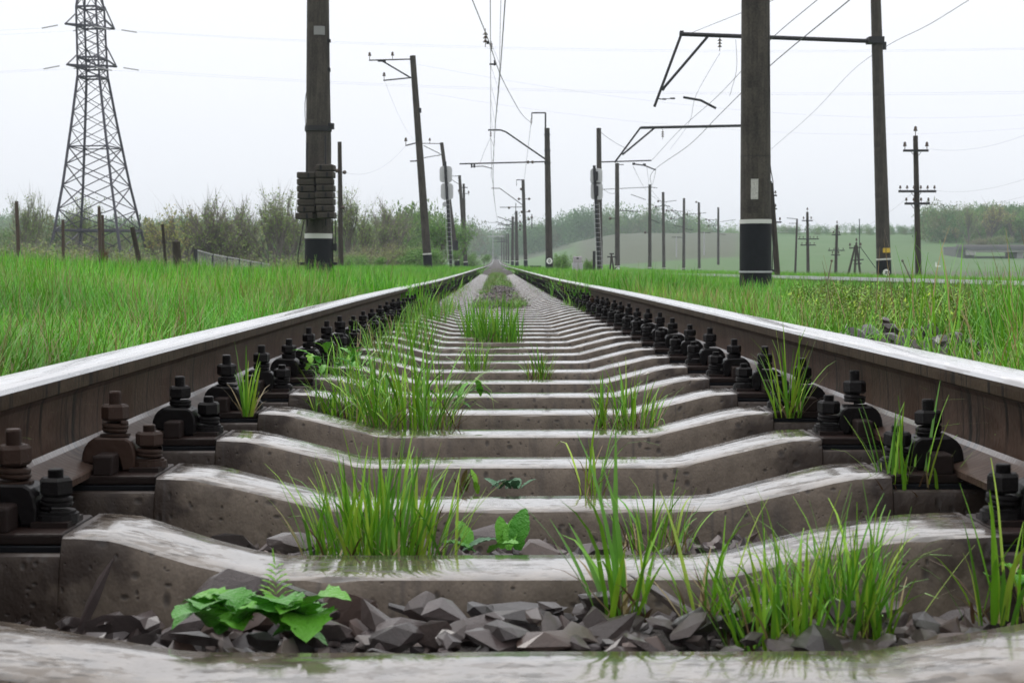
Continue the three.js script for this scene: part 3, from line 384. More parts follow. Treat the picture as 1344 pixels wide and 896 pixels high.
TUFTS.forEach(([label, px, py, Z, R, H, n, w, straw, droop], i) => {
  const r = rng(900 + i * 3), f = P(px, py, Z), t = thing('grass_tuft', label, 'grass tuft', null, V(f.x, f.y - 0.015, f.z)), B = new Blades(), D = new Blades();
  const greens = i === 7 || i === 8 ? GREENS : [[0.15, 0.37, 0.018], [0.2, 0.44, 0.022], [0.1, 0.27, 0.016], [0.27, 0.5, 0.03], [0.34, 0.5, 0.05], [0.12, 0.33, 0.03]];
  for (let k = 0; k < n * 1.3; k++) { const a = r() * 6.28, d = R * Math.sqrt(r()), h = H * (0.5 + 0.58 * r()) * (1 - 0.3 * (d / R) ** 2), out = r() < 0.6 ? a + (r() - 0.5) : r() * 6.28; B.blade(d * Math.cos(a), 0, d * 0.55 * Math.sin(a), h, w * (0.4 + 0.65 * r()), out, 0.04 + 0.42 * r() * (0.35 + d / R), droop * (r() < 0.34 ? 1.6 + 1.9 * r() : 0.2 + 0.9 * r()), jit(greens[Math.floor(r() * 6)], r), 6, 0.35); }
  for (let k = 0; k < n * straw * 3.5 + 4; k++) { const a = r() * 6.28, d = R * Math.sqrt(r()); D.blade(d * Math.cos(a), 0, d * 0.6 * Math.sin(a), H * (0.2 + 0.35 * r()), w * 0.6, r() * 6.28, 0.2 + 0.7 * r(), 0.6 + 1.4 * r(), jit(r() < 0.5 ? STRAW : [0.13, 0.075, 0.04], r), 5, 0.2); }
  mesh('blades', B.geo(), M.grass, t); mesh('dry_blades', D.geo(), M.grass, t).userData.label = 'dry straw coloured blades at the foot';
});
// grass along the inside of the rails farther off
{ const r = rng(55); let n = 0;
  for (const [x0, x1, z0, z1, cnt, H] of [[-0.62, -0.42, 4.6, 8.5, 15, 0.22], [-0.62, -0.4, 8.5, 14, 14, 0.22], [0.6, 0.68, 10.5, 14, 8, 0.17], [-0.64, -0.5, 16, 26, 9, 0.16], [0.58, 0.66, 16, 30, 7, 0.14]]) {
    const proto = clump(700 + n, 42, 0.07, 0.3 * H, 1.05 * H, 0.0075, 4, 0.1, 1.1); n++;
    for (let k = 0; k < cnt; k++) { const Z = z0 + (z1 - z0) * (k + r()) / cnt, X = lerp(x0, x1, r()); const t = thing('rail_grass', x0 < 0 ? 'grass tuft growing along the inside of the left rail' : 'grass tuft growing along the inside of the right rail', 'grass tuft', x0 < 0 ? 'tufts inside the left rail' : 'tufts inside the right rail', V(X, trackY(Z) - 0.24, -Z)); t.rotation.y = r() * 6.28; t.scale.setScalar(0.8 + 0.4 * r()); mesh('blades', proto, M.grass, t); }
  } }
// leafy weeds: every leaf is a part
function leafGeo(L, W, lobes, seed, curl = 0.5) { // lobed leaf along +x with a folded midrib
  const r = rng(seed), N = 14, B = new Blades(), pts = [];
  for (let k = 0; k <= N; k++) { const t = k / N, lob = lobes ? 0.62 + 0.38 * Math.abs(Math.sin(t * Math.PI * lobes)) : 1, w = W * Math.sin(Math.PI * Math.min(1, t * 0.9 + 0.08)) ** 0.8 * lob * (k === N ? 0.05 : 1), a = curl * t * 1.4, x = L * (t - 0.12 * curl * t * t), y = L * (0.32 * t - curl * 0.55 * t * t); pts.push([x, y, w * (0.9 + 0.2 * r()), w * (0.9 + 0.2 * r()), 0.22 + 0.15 * r(), a]); }
  const p = [], idx = []; pts.forEach(([x, y, a, b, f], k) => { const wv = 0.012 * L * Math.sin(k * 2.3); p.push(x, y + a * f + wv, a, x, y + a * f * 0.5 - 0.006 * L, a * 0.5, x, y, 0, x, y + b * f * 0.5 - 0.006 * L, -b * 0.5, x, y + b * f - wv, -b); });
  for (let k = 0; k < N; k++) for (let q = 0; q < 4; q++) { const A = k * 5 + q; idx.push(A, A + 1, A + 6, A, A + 6, A + 5); }
  const g = new THREE.BufferGeometry(); g.setAttribute('position', new THREE.Float32BufferAttribute(p, 3)); g.setIndex(idx); g.computeVertexNormals(); return withUV(g, (x, y, z) => [x * 4, z * 4]);
}
const leafMats = { dark: leafMat(0.06, 0.25, 0.02), mid: leafMat(0.11, 0.35, 0.025), bright: leafMat(0.2, 0.45, 0.03), red: leafMat(0.14, 0.12, 0.04), blue: leafMat(0.06, 0.17, 0.08) };
for (const k in leafMats) { leafMats[k].bumpMap = texFine; leafMats[k].bumpScale = 0.003; leafMats[k].roughness = 0.5; }
function weed(label, px, py, Z, leaves) { const f = P(px, py, Z), t = thing('weed', label, 'weed plant', null, f); for (const [L, W, lob, az, el, mat, x = 0, y = 0, z = 0, curl = 0.5] of leaves) { const m = mesh('leaf', leafGeo(L, W, lob, Math.round(az * 100 + L * 1000), curl), leafMats[mat], t); m.position.set(x, y, z); m.rotation.set(0, az, el, 'YXZ'); } return t; }
{
  const r = rng(404), big = [];
  for (let k = 0; k < 22; k++) big.push([0.05 + 0.025 * r(), 0.027 + 0.009 * r(), 5, k * 0.57 + r() * 0.3, 0.15 + 0.65 * r(), r() < 0.6 ? 'dark' : 'mid', (k % 2 ? 0.035 : -0.04) + (r() - 0.5) * 0.05, 0.006 + 0.028 * r(), 0.035 * (r() - 0.2), 1.25]);
  weed('dark green weed with broad lobed leaves lying over the nearest gap', 345, 836, 1.72, big);
  const fern = []; for (let k = 0; k < 7; k++) for (const s of [0, Math.PI]) fern.push([0.024 * (1.25 - k / 8), 0.0055, 3, s + (r() - 0.5) * 0.4, 0.5, 'bright', 0, 0.008 + k * 0.0075, 0, 0.5]); fern.push([0.02, 0.006, 2, 0, 1.4, 'bright', 0, 0.058, 0, 0]);
  weed('bright green fern-like sprout above the dark lobed weed', 362, 806, 1.74, fern);
  weed('green dock leaves right of the big grass tuft', 625, 722, 2.3, [[0.06, 0.012, 0, 1.2, 0.9, 'mid', 0.05, 0, 0], [0.06, 0.013, 0, 2.2, 0.8, 'mid', -0.01, 0, 0], [0.06, 0.014, 0, 0.2, 0.25, 'blue', -0.02, 0, 0.01], [0.06, 0.014, 0, 3.2, 0.25, 'dark', 0, 0, 0.02], [0.055, 0.011, 0, 1.8, 1.15, 'mid', 0.04, 0, -0.01], [0.06, 0.02, 0, -0.6, 0.3, 'mid', 0.02, 0, 0.02], [0.07, 0.018, 0, 1.0, 1.2, 'dark', 0.065, 0, 0]]);
  weed('reddish green sprout with upright small leaves before the fourth sleeper', 612, 650, 2.83, [...Array(9)].map((_, k) => [0.026 + 0.016 * r(), 0.006, 0, k * 0.75, 0.7 + 0.5 * r(), k % 3 ? 'red' : 'bright', (r() - 0.5) * 0.05, 0.02 * r(), 0, 0.3]));
  weed('low bluish green leaves lying on the third sleeper edge', 665, 645, 2.82, [...Array(9)].map((_, k) => [0.035 + 0.02 * r(), 0.009, 0, k * 0.8, 0.15 + 0.3 * r(), 'blue', (r() - 0.5) * 0.08, 0.005, 0, 0.4]));
  weed('leafy weed with a yellowing leaf left of the drooping tuft', 440, 505, 4.2, [...Array(22)].map((_, k) => [0.045 + 0.03 * r(), 0.012, 3, k * 1.1, 0.1 + 0.7 * r(), ['mid', 'bright', 'dark', 'mid'][k % 4], (r() - 0.5) * 0.18, 0.02 + 0.07 * r(), (r() - 0.5) * 0.1, 0.7]));
  weed('pointed leaves right of the drooping tuft', 600, 552, 4.0, [...Array(12)].map((_, k) => [0.045 + 0.03 * r(), 0.011, 2, k * 0.9, 0.2 + 0.7 * r(), ['mid', 'dark', 'mid'][k % 3], (r() - 0.5) * 0.2, 0.02 + 0.05 * r(), 0, 0.6]));
  weed('small round-leaved weed at the right edge beside the rail', 1325, 775, 1.9, [...Array(5)].map((_, k) => [0.03, 0.012, 0, k * 1.3, 0.3, 'mid', (r() - 0.5) * 0.04, 0.02 * r(), 0, 0.4]));
}

// ------------------------------------------------------------------ poles
// a mast from pixel foot to pixel top at distance Z; returns the group at its foot and the two ends in its own frame
function mast(name, label, cat, group, [fx, fy], [tx, ty], Z, r0, r1, mat, o = {}) {
  const a = P(fx, fy, Z), b = P(tx, ty, Z + (o.dz ?? 0)), t = thing(name, label, cat, group, a), top = b.clone().sub(a), dir = top.clone().normalize(), L = top.length(), at = (h) => dir.clone().multiplyScalar(h), rad = (h) => lerp(r0, r1, h / L);
  mesh('shaft', bar(at(-0.6), top, r0, r1, o.seg ?? 18, 6), mat, t);
  if (o.black) { mesh('black_base', bar(at(-0.5), at(o.black), rad(0) + 0.004, rad(o.black) + 0.004, o.seg ?? 18, 1, true), M.black, t); mesh('white_band', bar(at(o.black), at(o.black + (o.band ?? 0.1)), rad(o.black) + 0.006, rad(o.black) + 0.006, o.seg ?? 18), M.band, t); }
  for (const h of o.collars ?? []) mesh('collar', bar(at(h), at(h + 0.09), rad(h) + 0.018, rad(h) + 0.018, 18), M.dark, t);
  return { t, a, top, at, rad, L, dir };
}
const rel = (m, px, py, dZ = 0) => P(px, py, -m.a.z + dZ).sub(m.a);             // a pixel at the mast's distance, in its frame
const insulator = (p, s = 1, down = 1) => merge([0, 1, 2].map((k) => new THREE.CylinderGeometry(0.02 * s, 0.075 * s, 0.07 * s, 10).translate(p.x, p.y - down * (0.1 + k * 0.1) * s, p.z)).concat(new THREE.CylinderGeometry(0.012 * s, 0.012 * s, 0.5 * s, 6).translate(p.x, p.y - down * 0.22 * s, p.z)));
const pin = (p, s = 1) => merge([new THREE.CylinderGeometry(0.05 * s, 0.07 * s, 0.1 * s, 8).translate(p.x, p.y + 0.2 * s, p.z), new THREE.SphereGeometry(0.05 * s, 8, 6).translate(p.x, p.y + 0.27 * s, p.z), new THREE.CylinderGeometry(0.014 * s, 0.014 * s, 0.24 * s, 5).translate(p.x, p.y + 0.1 * s, p.z)]);
function wireGeo(pts, r = 0.008, seg = 40) { return new THREE.TubeGeometry(new THREE.CatmullRomCurve3(pts), seg, r, 4, false); }
function sag(a, b, s, n = 10) { const p = []; for (let k = 0; k <= n; k++) { const t = k / n; p.push(a.clone().lerp(b, t).add(V(0, -4 * s * t * (1 - t), 0))); } return p; }
function wire(label, pts, r = 0.008, group, seg = 40) { return tag(mesh('overhead_wire', wireGeo(pts, r, seg), M.wire), label, 'wire', group); }

{ // big concrete mast on the left with two stacks of counterweights
  const Z = 26.5, m = mast('catenary_mast', 'thick concrete mast on the left carrying two stacks of counterweights', 'catenary mast', null, [418, 364], [417, -40], Z, 0.245, 0.187, M.pole, { black: 0.68, band: 0.085, collars: [2.54], seg: 28 });
  mesh('cable', wireGeo([rel(m, 404, 110, -0.1), rel(m, 400, 135), rel(m, 402, 180), rel(m, 404, 215)], 0.006, 12), M.dark, m.t);
  mesh('cable', wireGeo([rel(m, 431, 40, -0.1), rel(m, 432, 90, -0.1), rel(m, 433, 140), rel(m, 434, 190), rel(m, 434, 216)], 0.007, 12), M.dark, m.t);
  mesh('ground_wire', wireGeo([rel(m, 399, 288, -0.1), rel(m, 394, 315, -0.1), rel(m, 391, 335, -0.1), rel(m, 391, 366, -0.1)], 0.009, 14), M.dark, m.t);
  mesh('bracket', merge([box(0.12, 0.1, 0.12, rel(m, 434, 166).x, rel(m, 434, 166).y, 0.05), box(0.1, 0.06, 0.1, rel(m, 430, 92).x, rel(m, 430, 92).y, 0.05), box(0.08, 0.05, 0.1, rel(m, 431, 54).x, rel(m, 431, 54).y, 0.05)]), M.dark, m.t);
  const pl = mesh('number_plate', new THREE.CylinderGeometry(0.207, 0.207, 0.15, 16, 1, true, -0.3, 0.95), M.grey, m.t); pl.position.copy(rel(m, 418, 42)); pl.material = std({ color: lin(0.2, 0.2, 0.2), roughness: 0.8, side: THREE.DoubleSide });
  const low = rel(m, 418, 346); mesh('strap', bar(V(low.x, low.y - 0.02, 0), V(low.x, low.y + 0.02, 0), m.rad(0.2) + 0.012, m.rad(0.2) + 0.012, 24), M.dark, m.t);
  mesh('strap_bolt', merge([box(0.1, 0.05, 0.1, low.x - 0.29, low.y, 0.05), box(0.1, 0.05, 0.1, low.x + 0.29, low.y, 0.05)]), M.dark, m.t);
  // weights
  const stack = (label, px, pyTop, pyBot, n, wpx, depth) => {
    const c = P(px, pyBot, Z - depth), top = P(px, pyTop, Z - depth), h = (top.y - c.y) / n, w = wpx * (Z - depth) / FPX, t = thing('counterweight_stack', label, 'counterweights', null, c), r = rng(px);
    for (let k = 0; k < n; k++) {
      const g = new RoundedBoxGeometry(w * (0.95 + 0.06 * r()), h * 0.93, 0.34, 1, 0.018), b = mesh('weight_block', g, M.weight, t); b.position.set((r() - 0.5) * 0.02 + (k === 0 ? (px < 415 ? -0.02 : 0.02) : 0), (k + 0.5) * h, (r() - 0.5) * 0.02); b.rotation.y = (r() - 0.5) * 0.12;
      const sl = [1, -1, 0][k % 3]; if (sl !== 0) { const s = mesh('slot', box(0.035, h * 0.7, 0.012, sl * w * (0.08 + 0.12 * r()), 0, 0.1725), M.black, b); }
    }
    mesh('hanger_rod', bar(V(0, -0.12, 0), V(0, n * h + 0.5, 0), 0.014, 0.014, 8), M.dark, t);
    return t;
  };
  stack('left stack of seven grey concrete weights on the thick mast', 403, 226, 288, 7, 24, 0.42);
  stack('right stack of eight grey concrete weights on the thick mast', 427.5, 216, 287, 8, 23.5, 0.5);
  const g = thing('guide_rod', 'thin guide rods with clamp hanging right of the thick mast below the weights', 'rod', null, P(437, 362, Z)); const q = (x, y) => P(x, y, Z).sub(g.position);
  mesh('rod', bar(q(436, 288), q(437, 360), 0.011, 0.011, 6), M.dark, g); mesh('rod', bar(q(440, 288), q(440, 330), 0.009, 0.009, 6), M.dark, g); mesh('clamp', merge([box(0.1, 0.12, 0.06, q(438, 324).x, q(438, 324).y, 0), box(0.06, 0.06, 0.06, q(438, 357).x, q(438, 357).y, 0)]), M.dark, g);
}
{ const m = mast('wooden_pole', 'slim dark wooden pole just right of the counterweight mast', 'utility pole', null, [447.5, 360], [445.5, 186], 62, 0.115, 0.085, M.wood, { seg: 10 }); for (const [x, y] of [[442, 224], [452, 226], [450, 272]]) mesh('insulator', new THREE.SphereGeometry(0.085, 8, 6).translate(...rel(m, x, y, -0.1).toArray()), M.glassy, m.t); mesh('bracket', bar(rel(m, 441, 224), rel(m, 453, 227), 0.02), M.dark, m.t); }
{ // leaning mast with side arms
  const m = mast('leaning_mast', 'tall leaning concrete mast with side arms left of the track', 'catenary mast', 'leaning masts left of the track', [562, 354], [541.5, 73], 65, 0.19, 0.125, M.pole, { black: 0.65, band: 0.06 });
  mesh('arm', beam(rel(m, 484, 79), rel(m, 541, 77.5), 0.05), M.dark, m.t); mesh('arm', beam(rel(m, 503, 105.5), rel(m, 543, 101.5), 0.05), M.dark, m.t); mesh('strut', beam(rel(m, 500, 79), rel(m, 539, 102), 0.06), M.dark, m.t);
  mesh('gusset', box(0.35, 0.07, 0.04, rel(m, 501, 79).x, rel(m, 501, 79).y - 0.03, 0), M.dark, m.t);
  for (const [x, y] of [[485, 78], [515, 77.5], [504, 104.5]]) mesh('insulator', pin(rel(m, x, y), 1), M.glassy, m.t);
  mesh('arm', beam(rel(m, 532, 191), rel(m, 546, 187.5), 0.05), M.dark, m.t); mesh('arm', beam(rel(m, 538, 211.5), rel(m, 550, 211), 0.05), M.dark, m.t); mesh('insulator', pin(rel(m, 532.5, 190), 1), M.glassy, m.t); mesh('bracket', box(0.12, 0.2, 0.12, rel(m, 551, 145).x, rel(m, 551, 145).y, 0.05), M.dark, m.t);
}
{ const m = mast('leaning_mast', 'leaning dark mast standing behind the left signal', 'catenary mast', null, [600.5, 351], [579.5, 187], 108, 0.19, 0.13, M.pole, { black: 0.5, band: 0.06 });
  mesh('arm', beam(rel(m, 551, 188), rel(m, 580, 188.5), 0.05), M.dark, m.t); mesh('strut', beam(rel(m, 556, 191), rel(m, 578, 202), 0.05), M.dark, m.t); mesh('arm', beam(rel(m, 556, 207), rel(m, 580, 203), 0.05), M.dark, m.t); mesh('insulator', pin(rel(m, 564, 188), 1.2), M.glassy, m.t); mesh('switch_box', box(0.35, 0.7, 0.3, rel(m, 598, 322).x, rel(m, 598, 322).y, 0.1), M.dark, m.t); }
{ const m = mast('leaning_mast', 'leaning far mast right of the left signal', 'catenary mast', null, [611.5, 350], [603, 230], 135, 0.2, 0.13, M.pole, { black: 0.4, band: 0.07 }); mesh('arm', beam(rel(m, 593, 231), rel(m, 604, 231), 0.05), M.dark, m.t); mesh('strut', beam(rel(m, 593, 236), rel(m, 603, 242), 0.04), M.dark, m.t); mesh('insulator', merge([pin(rel(m, 602, 254), 1.2)]), M.glassy, m.t); }
{ const m = mast('wooden_pole', 'thin straight pole touching the far leaning mast', 'utility pole', null, [611, 349], [608.5, 241], 165, 0.18, 0.13, M.wood, { seg: 10 }); mesh('arm', beam(rel(m, 606, 246), rel(m, 614, 246), 0.09), M.dark, m.t); mesh('arm', beam(rel(m, 602, 254), rel(m, 615, 254), 0.06), M.dark, m.t); mesh('insulator', pin(rel(m, 615, 256), 1.5), M.glassy, m.t); }

// ------------------------------------------------------------------ signals seen from behind
function backboard(w, h) { const s = new THREE.Shape(), c = w * 0.3; s.moveTo(-w / 2, -h / 2 + c); s.quadraticCurveTo(-w / 2, -h / 2, -w / 2 + c, -h / 2); s.lineTo(w / 2 - c, -h / 2); s.quadraticCurveTo(w / 2, -h / 2, w / 2, -h / 2 + c); s.lineTo(w / 2, h / 2 - c); s.quadraticCurveTo(w / 2, h / 2, w / 2 - c, h / 2); s.lineTo(-w / 2 + c, h / 2); s.quadraticCurveTo(-w / 2, h / 2, -w / 2, h / 2 - c); return new THREE.ExtrudeGeometry(s, { depth: 0.02, bevelEnabled: true, bevelSize: 0.008, bevelThickness: 0.008, bevelSegments: 1, curveSegments: 5 }); }
function signal(label, foot, top, Z, boards, extra) {
  const m = mast('railway_signal', label, 'railway signal', null, foot, top, Z, 0.075, 0.07, M.dark, { seg: 12 });
  for (const [x, y, w, h] of boards) { const k = Z / FPX, b = mesh('back_board', backboard(w * k, h * k), M.board, m.t); b.position.copy(rel(m, x, y)).add(V(0, 0, -0.12)); mesh('lamp_housing', merge([new RoundedBoxGeometry(0.13, h * k * 0.6, 0.22, 1, 0.03).translate(0, 0, 0.17), bar(V(0, -0.1, 0.1), V(0, -0.1, 0.24), 0.03)]), M.dark, b); }
  // ladder on the near side of the mast
  const side = (s) => [m.at(0.1).add(V(s * 0.13, 0, 0.34)), m.at(m.L * 0.66).add(V(s * 0.13, 0, 0.3))], lm = M.grey;
  for (const s of [-1, 1]) { const [a, b] = side(s); mesh('ladder_rail', beam(a, b, 0.022), lm, m.t); }
  for (let k = 0; k < 15; k++) { const t = (k + 0.5) / 15, a = side(-1), b = side(1); mesh('ladder_rung', beam(a[0].clone().lerp(a[1], t), b[0].clone().lerp(b[1], t), 0.018), lm, m.t); }
  return m;
}
{ const m = signal('left railway signal seen from behind, two grey round-cornered boards', [592, 352], [584, 212], 78, [[585, 228.5, 16, 21], [586.5, 251, 16, 21]]); mesh('route_lamp', new THREE.CylinderGeometry(0.13, 0.13, 0.1, 14).rotateX(Math.PI / 2).translate(...rel(m, 584, 268).toArray()), M.grey, m.t); }
{ const m = signal('right railway signal seen from behind, two overlapping grey boards', [786.5, 360], [780, 217], 70, [[783, 231, 15.5, 20], [783.5, 250.5, 15.5, 22]]); mesh('cabinet', box(0.12, 1.1, 0.2, rel(m, 780, 345).x, rel(m, 780, 345).y, -0.1), M.dark, m.t); }
{ const m = mast('catenary_mast', 'straight concrete mast rising behind the right signal', 'catenary mast', null, [787.5, 356], [786, 168], 96, 0.19, 0.15, M.pole); mesh('hook', merge([beam(rel(m, 787, 322), rel(m, 791, 322), 0.06), beam(rel(m, 790.5, 322), rel(m, 790.5, 315), 0.06)]), M.dark, m.t); }

// ------------------------------------------------------------------ masts right of the main track
const ringPlate = (label, m, px, py, R) => { const c = rel(m, px, py), z = m.rad(0.4) + 0.012, g = mesh('number_disc', new THREE.CylinderGeometry(R, R, 0.012, 24).rotateX(Math.PI / 2).translate(c.x, c.y, z), M.white, m.t); return [c, z, g]; };
{
  const m = mast('catenary_mast', 'tall mast right of the track with bracket arm over it and white number disc', 'catenary mast', null, [721, 354], [718, 168], 86, 0.215, 0.15, M.pole, { collars: [6.0, 6.7, 7.6] });
  mesh('black_base', bar(m.at(-0.3), m.at(0.66), m.rad(0) + 0.005, m.rad(0.6) + 0.005, 18, 1, true), M.black, m.t);
  const [c, z] = ringPlate('', m, 721, 342.5, 0.17); mesh('number', new THREE.TorusGeometry(0.07, 0.026, 6, 18).scale(0.7, 1.1, 0.4).translate(c.x, c.y, z + 0.01), M.black, m.t);
  mesh('bracket_arm', merge([bar(rel(m, 640.5, 170.5), rel(m, 657, 170.5), 0.045), bar(rel(m, 657, 170.5), rel(m, 664, 173), 0.045), bar(rel(m, 664, 173), rel(m, 719, 211), 0.045)]), M.dark, m.t);
  mesh('register_arm', merge([bar(rel(m, 603, 215), rel(m, 719, 212), 0.04), bar(rel(m, 618, 218.5), rel(m, 634, 218), 0.025), bar(rel(m, 634, 218), rel(m, 646, 221), 0.025), bar(rel(m, 619, 215), rel(m, 619, 220), 0.05), bar(rel(m, 622.5, 215), rel(m, 622.5, 220), 0.05)]), M.dark, m.t);
  mesh('top_bracket', merge([beam(rel(m, 716, 176), rel(m, 716, 148), 0.09), beam(rel(m, 716.5, 148), rel(m, 698, 148), 0.07), beam(rel(m, 698, 148), rel(m, 698, 156), 0.06)]), M.dark, m.t);
  mesh('insulator', insulator(rel(m, 644, 171), 1.0), M.glassy, m.t); mesh('insulator', insulator(rel(m, 697.5, 154), 0.9), M.glassy, m.t); for (const x of [693, 699]) mesh('insulator', new THREE.SphereGeometry(0.09, 8, 6).translate(...rel(m, x, 212.6).toArray()), M.glassy, m.t);
}
{ const m = mast('catenary_mast', 'second mast of the right row with many side insulators', 'catenary mast', null, [690, 348], [686.5, 236], 152, 0.2, 0.16, M.pole, { black: 0.5, band: 0.05 });
  mesh('bracket_arm', merge([bar(rel(m, 645, 247), rel(m, 656, 247), 0.04), bar(rel(m, 656, 247), rel(m, 686, 269), 0.04)]), M.dark, m.t); mesh('register_arm', bar(rel(m, 656, 272), rel(m, 687, 271.5), 0.035), M.dark, m.t); mesh('top_bracket', merge([beam(rel(m, 678, 236), rel(m, 688, 236), 0.08), beam(rel(m, 678, 236), rel(m, 678, 244), 0.05)]), M.dark, m.t);
  for (const [x, y] of [[681, 261], [694.5, 261], [684, 248], [685, 278], [694.5, 277], [694, 287.5], [668, 272.5], [698, 285]]) mesh('insulator', new THREE.SphereGeometry(0.13, 8, 6).translate(...rel(m, x, y).toArray()), M.glassy, m.t);
  mesh('crossarm', merge([beam(rel(m, 681, 261), rel(m, 695, 261), 0.05), beam(rel(m, 684, 278), rel(m, 695, 278), 0.05), beam(rel(m, 698, 281), rel(m, 698, 300), 0.09)]), M.dark, m.t); }
const farRow = [['third mast of the right row, dark', 678.5, 348, 677.5, 277, 205, 0.26], ['fourth mast of the right row, beside the dark one', 672.5, 347, 673, 284, 225, 0.24], ['fifth mast of the right row, thinner in haze', 667.5, 346, 667, 306, 330, 0.22], ['sixth mast of the right row in haze', 664.5, 345.5, 664.5, 307, 350, 0.2], ['seventh mast of the right row in haze', 661.5, 345, 661.5, 308, 380, 0.2], ['eighth mast of the right row, faint', 658.5, 344, 658.5, 309, 420, 0.2]];
farRow.forEach(([label, a, b, c, d, Z, r]) => { const m = mast('catenary_mast', label, 'catenary mast', null, [a, b], [c, d], Z, r, r * 0.75, M.pole, { seg: 10, black: 0.5, band: 0.08 }); mesh('bracket_arm', merge([bar(rel(m, c - 2500 / Z * 2, d + 1500 / Z), rel(m, c, d + 3200 / Z), 0.05), bar(rel(m, c - 2500 / Z * 2, d + 3600 / Z), rel(m, c, d + 3600 / Z), 0.05)]), M.dark, m.t); if (Z < 210) mesh('lightning_rod', bar(rel(m, 677, 277), rel(m, 677, 266), 0.05), M.dark, m.t); if (Z < 230) for (let k = 0; k < 3; k++) mesh('insulator', new THREE.SphereGeometry(0.16, 6, 5).translate(...rel(m, c + 5, d + 14 + k * 5).toArray()), M.glassy, m.t); });
{ const t = thing('portal_gantry', 'faint hazy gantry beam across the far track', 'gantry', null, P(648, 344, 380)); const q = (x, y) => P(x, y, 380).sub(t.position); mesh('crossbeam', beam(q(640, 310), q(662, 310), 0.25, 0.4), M.grey, t); mesh('post', beam(q(647, 342), q(647, 300), 0.16), M.grey, t); mesh('crossbeam', beam(q(641, 292), q(652, 292), 0.15), M.grey, t); }
{ const t = thing('kilometre_stone', 'pale concrete marker post in the grass left of the right signal', 'marker post', null, P(758, 360, 60)); const w = 0.4, s = 60 / FPX; mesh('post', new RoundedBoxGeometry(13.5 * s, 15 * s + 0.3, 0.3, 2, 0.03).translate(0, (15 * s) / 2 - 0.15, 0), std({ color: lin(0.38, 0.36, 0.4), roughness: 0.9, bumpMap: texFine, bumpScale: 0.01 }), t); mesh('cap', new RoundedBoxGeometry(11.5 * s, 8.4 * s, 0.27, 2, 0.03).translate(0, 15 * s + 4.4 * s, 0), std({ color: lin(0.36, 0.33, 0.36), roughness: 0.9, bumpMap: texFine, bumpScale: 0.01 }), t); mesh('mark', box(0.09, 0.06, 0.01, 0, 21 * s, 0.137), M.dark, t); }
{ const t = thing('trough_cover', 'low dark concrete slab in the grass beside the second right mast', 'concrete slab', null, P(703, 350.5, 100)); mesh('slab', new RoundedBoxGeometry(0.75, 0.1, 0.4, 1, 0.02).translate(0, 0.05, 0), M.black, t); mesh('foot', merge([box(0.1, 0.2, 0.3, -0.28, -0.1, 0), box(0.1, 0.2, 0.3, 0.28, -0.1, 0)]), M.black, t); }

// ------------------------------------------------------------------ the second track, its masts and arms
{
  const a = P(880, 360.5, 51), b = P(1344, 373, 26.6), d = b.clone().sub(a).normalize(), A = a.clone().addScaledVector(d, -55), B = b.clone().addScaledVector(d, 14), n = V(-d.z, 0, d.x), y = -0.18;
  for (const s of [0, -1.55]) { const p = A.clone().addScaledVector(n, s).setY(y - 0.0), q = B.clone().addScaledVector(n, s).setY(y); const g = [beam(p, q, 0.05, 0.04), merge([beam(p.clone().add(V(0, -0.07, 0)), q.clone().add(V(0, -0.07, 0)), 0.02, 0.12), beam(p.clone().add(V(0, -0.14, 0)), q.clone().add(V(0, -0.14, 0)), 0.14, 0.02)])]; const m = mesh('side_rail', g[0], std({ color: lin(0.5, 0.5, 0.52), metalness: 0.9, roughness: 0.35 }), scene); mesh('web', g[1], M.rust, m); tag(m, s ? 'far rail of the side track on the right' : 'near rail of the side track on the right, pale line through the grass', 'rail', null); }
}
{ // thick mast in front
  const m = mast('catenary_mast', 'thickest concrete mast on the right with black foot and white ring', 'catenary mast', null, [992, 384], [992, -40], 20.4, 0.215, 0.186, M.pole, { black: 0.93, band: 0.055, seg: 32 });
  mesh('paint_mark', new THREE.CylinderGeometry(m.rad(1.4) + 0.006, m.rad(1.4) + 0.006, 0.27, 8, 1, true, -0.47, 0.47).translate(rel(m, 992, 249).x, rel(m, 992, 249).y, 0), std({ map: texFine, color: lin(0.75, 0.73, 0.7), roughness: 0.9, side: THREE.DoubleSide }), m.t);
  const c2 = rel(m, 992, 356.5); mesh('strap', bar(V(c2.x, c2.y - 0.012, 0), V(c2.x, c2.y + 0.012, 0), m.rad(0.2) + 0.012, m.rad(0.2) + 0.012, 28), M.grey, m.t);
  mesh('cable', wireGeo([rel(m, 1009, 0, -0.1), rel(m, 1010.5, 130, -0.1), rel(m, 1011, 215), rel(m, 1015, 240), rel(m, 1015.5, 290), rel(m, 1014, 355)], 0.006, 24), M.dark, m.t);
  mesh('clamp', merge([box(0.03, 0.05, 0.05, rel(m, 1011.5, 240).x, rel(m, 1011.5, 240).y, 0), box(0.05, 0.03, 0.05, rel(m, 1014, 355).x, rel(m, 1014, 355).y, 0)]), M.dark, m.t);
  mesh('joint_line', bar(rel(m, 992, 205.6), rel(m, 992, 205), m.rad(1.9) + 0.002, m.rad(1.9) + 0.002, 32), M.dark, m.t);
}
{ const m = mast('braced_pole', 'leaning brace pole with stub crossarms behind the thickest mast', 'utility pole', null, [1021, 366], [1012, 240], 48, 0.1, 0.08, M.wood, { seg: 10 }); for (const [y, x1] of [[256.5, 1020], [274, 1020], [284, 1016], [291.5, 1026], [302, 1020]]) { mesh('crossarm', beam(rel(m, 1004, y), rel(m, x1, y), 0.045), M.dark, m.t); mesh('insulator', pin(rel(m, x1 - 2, y), 0.5), M.glassy, m.t); } }
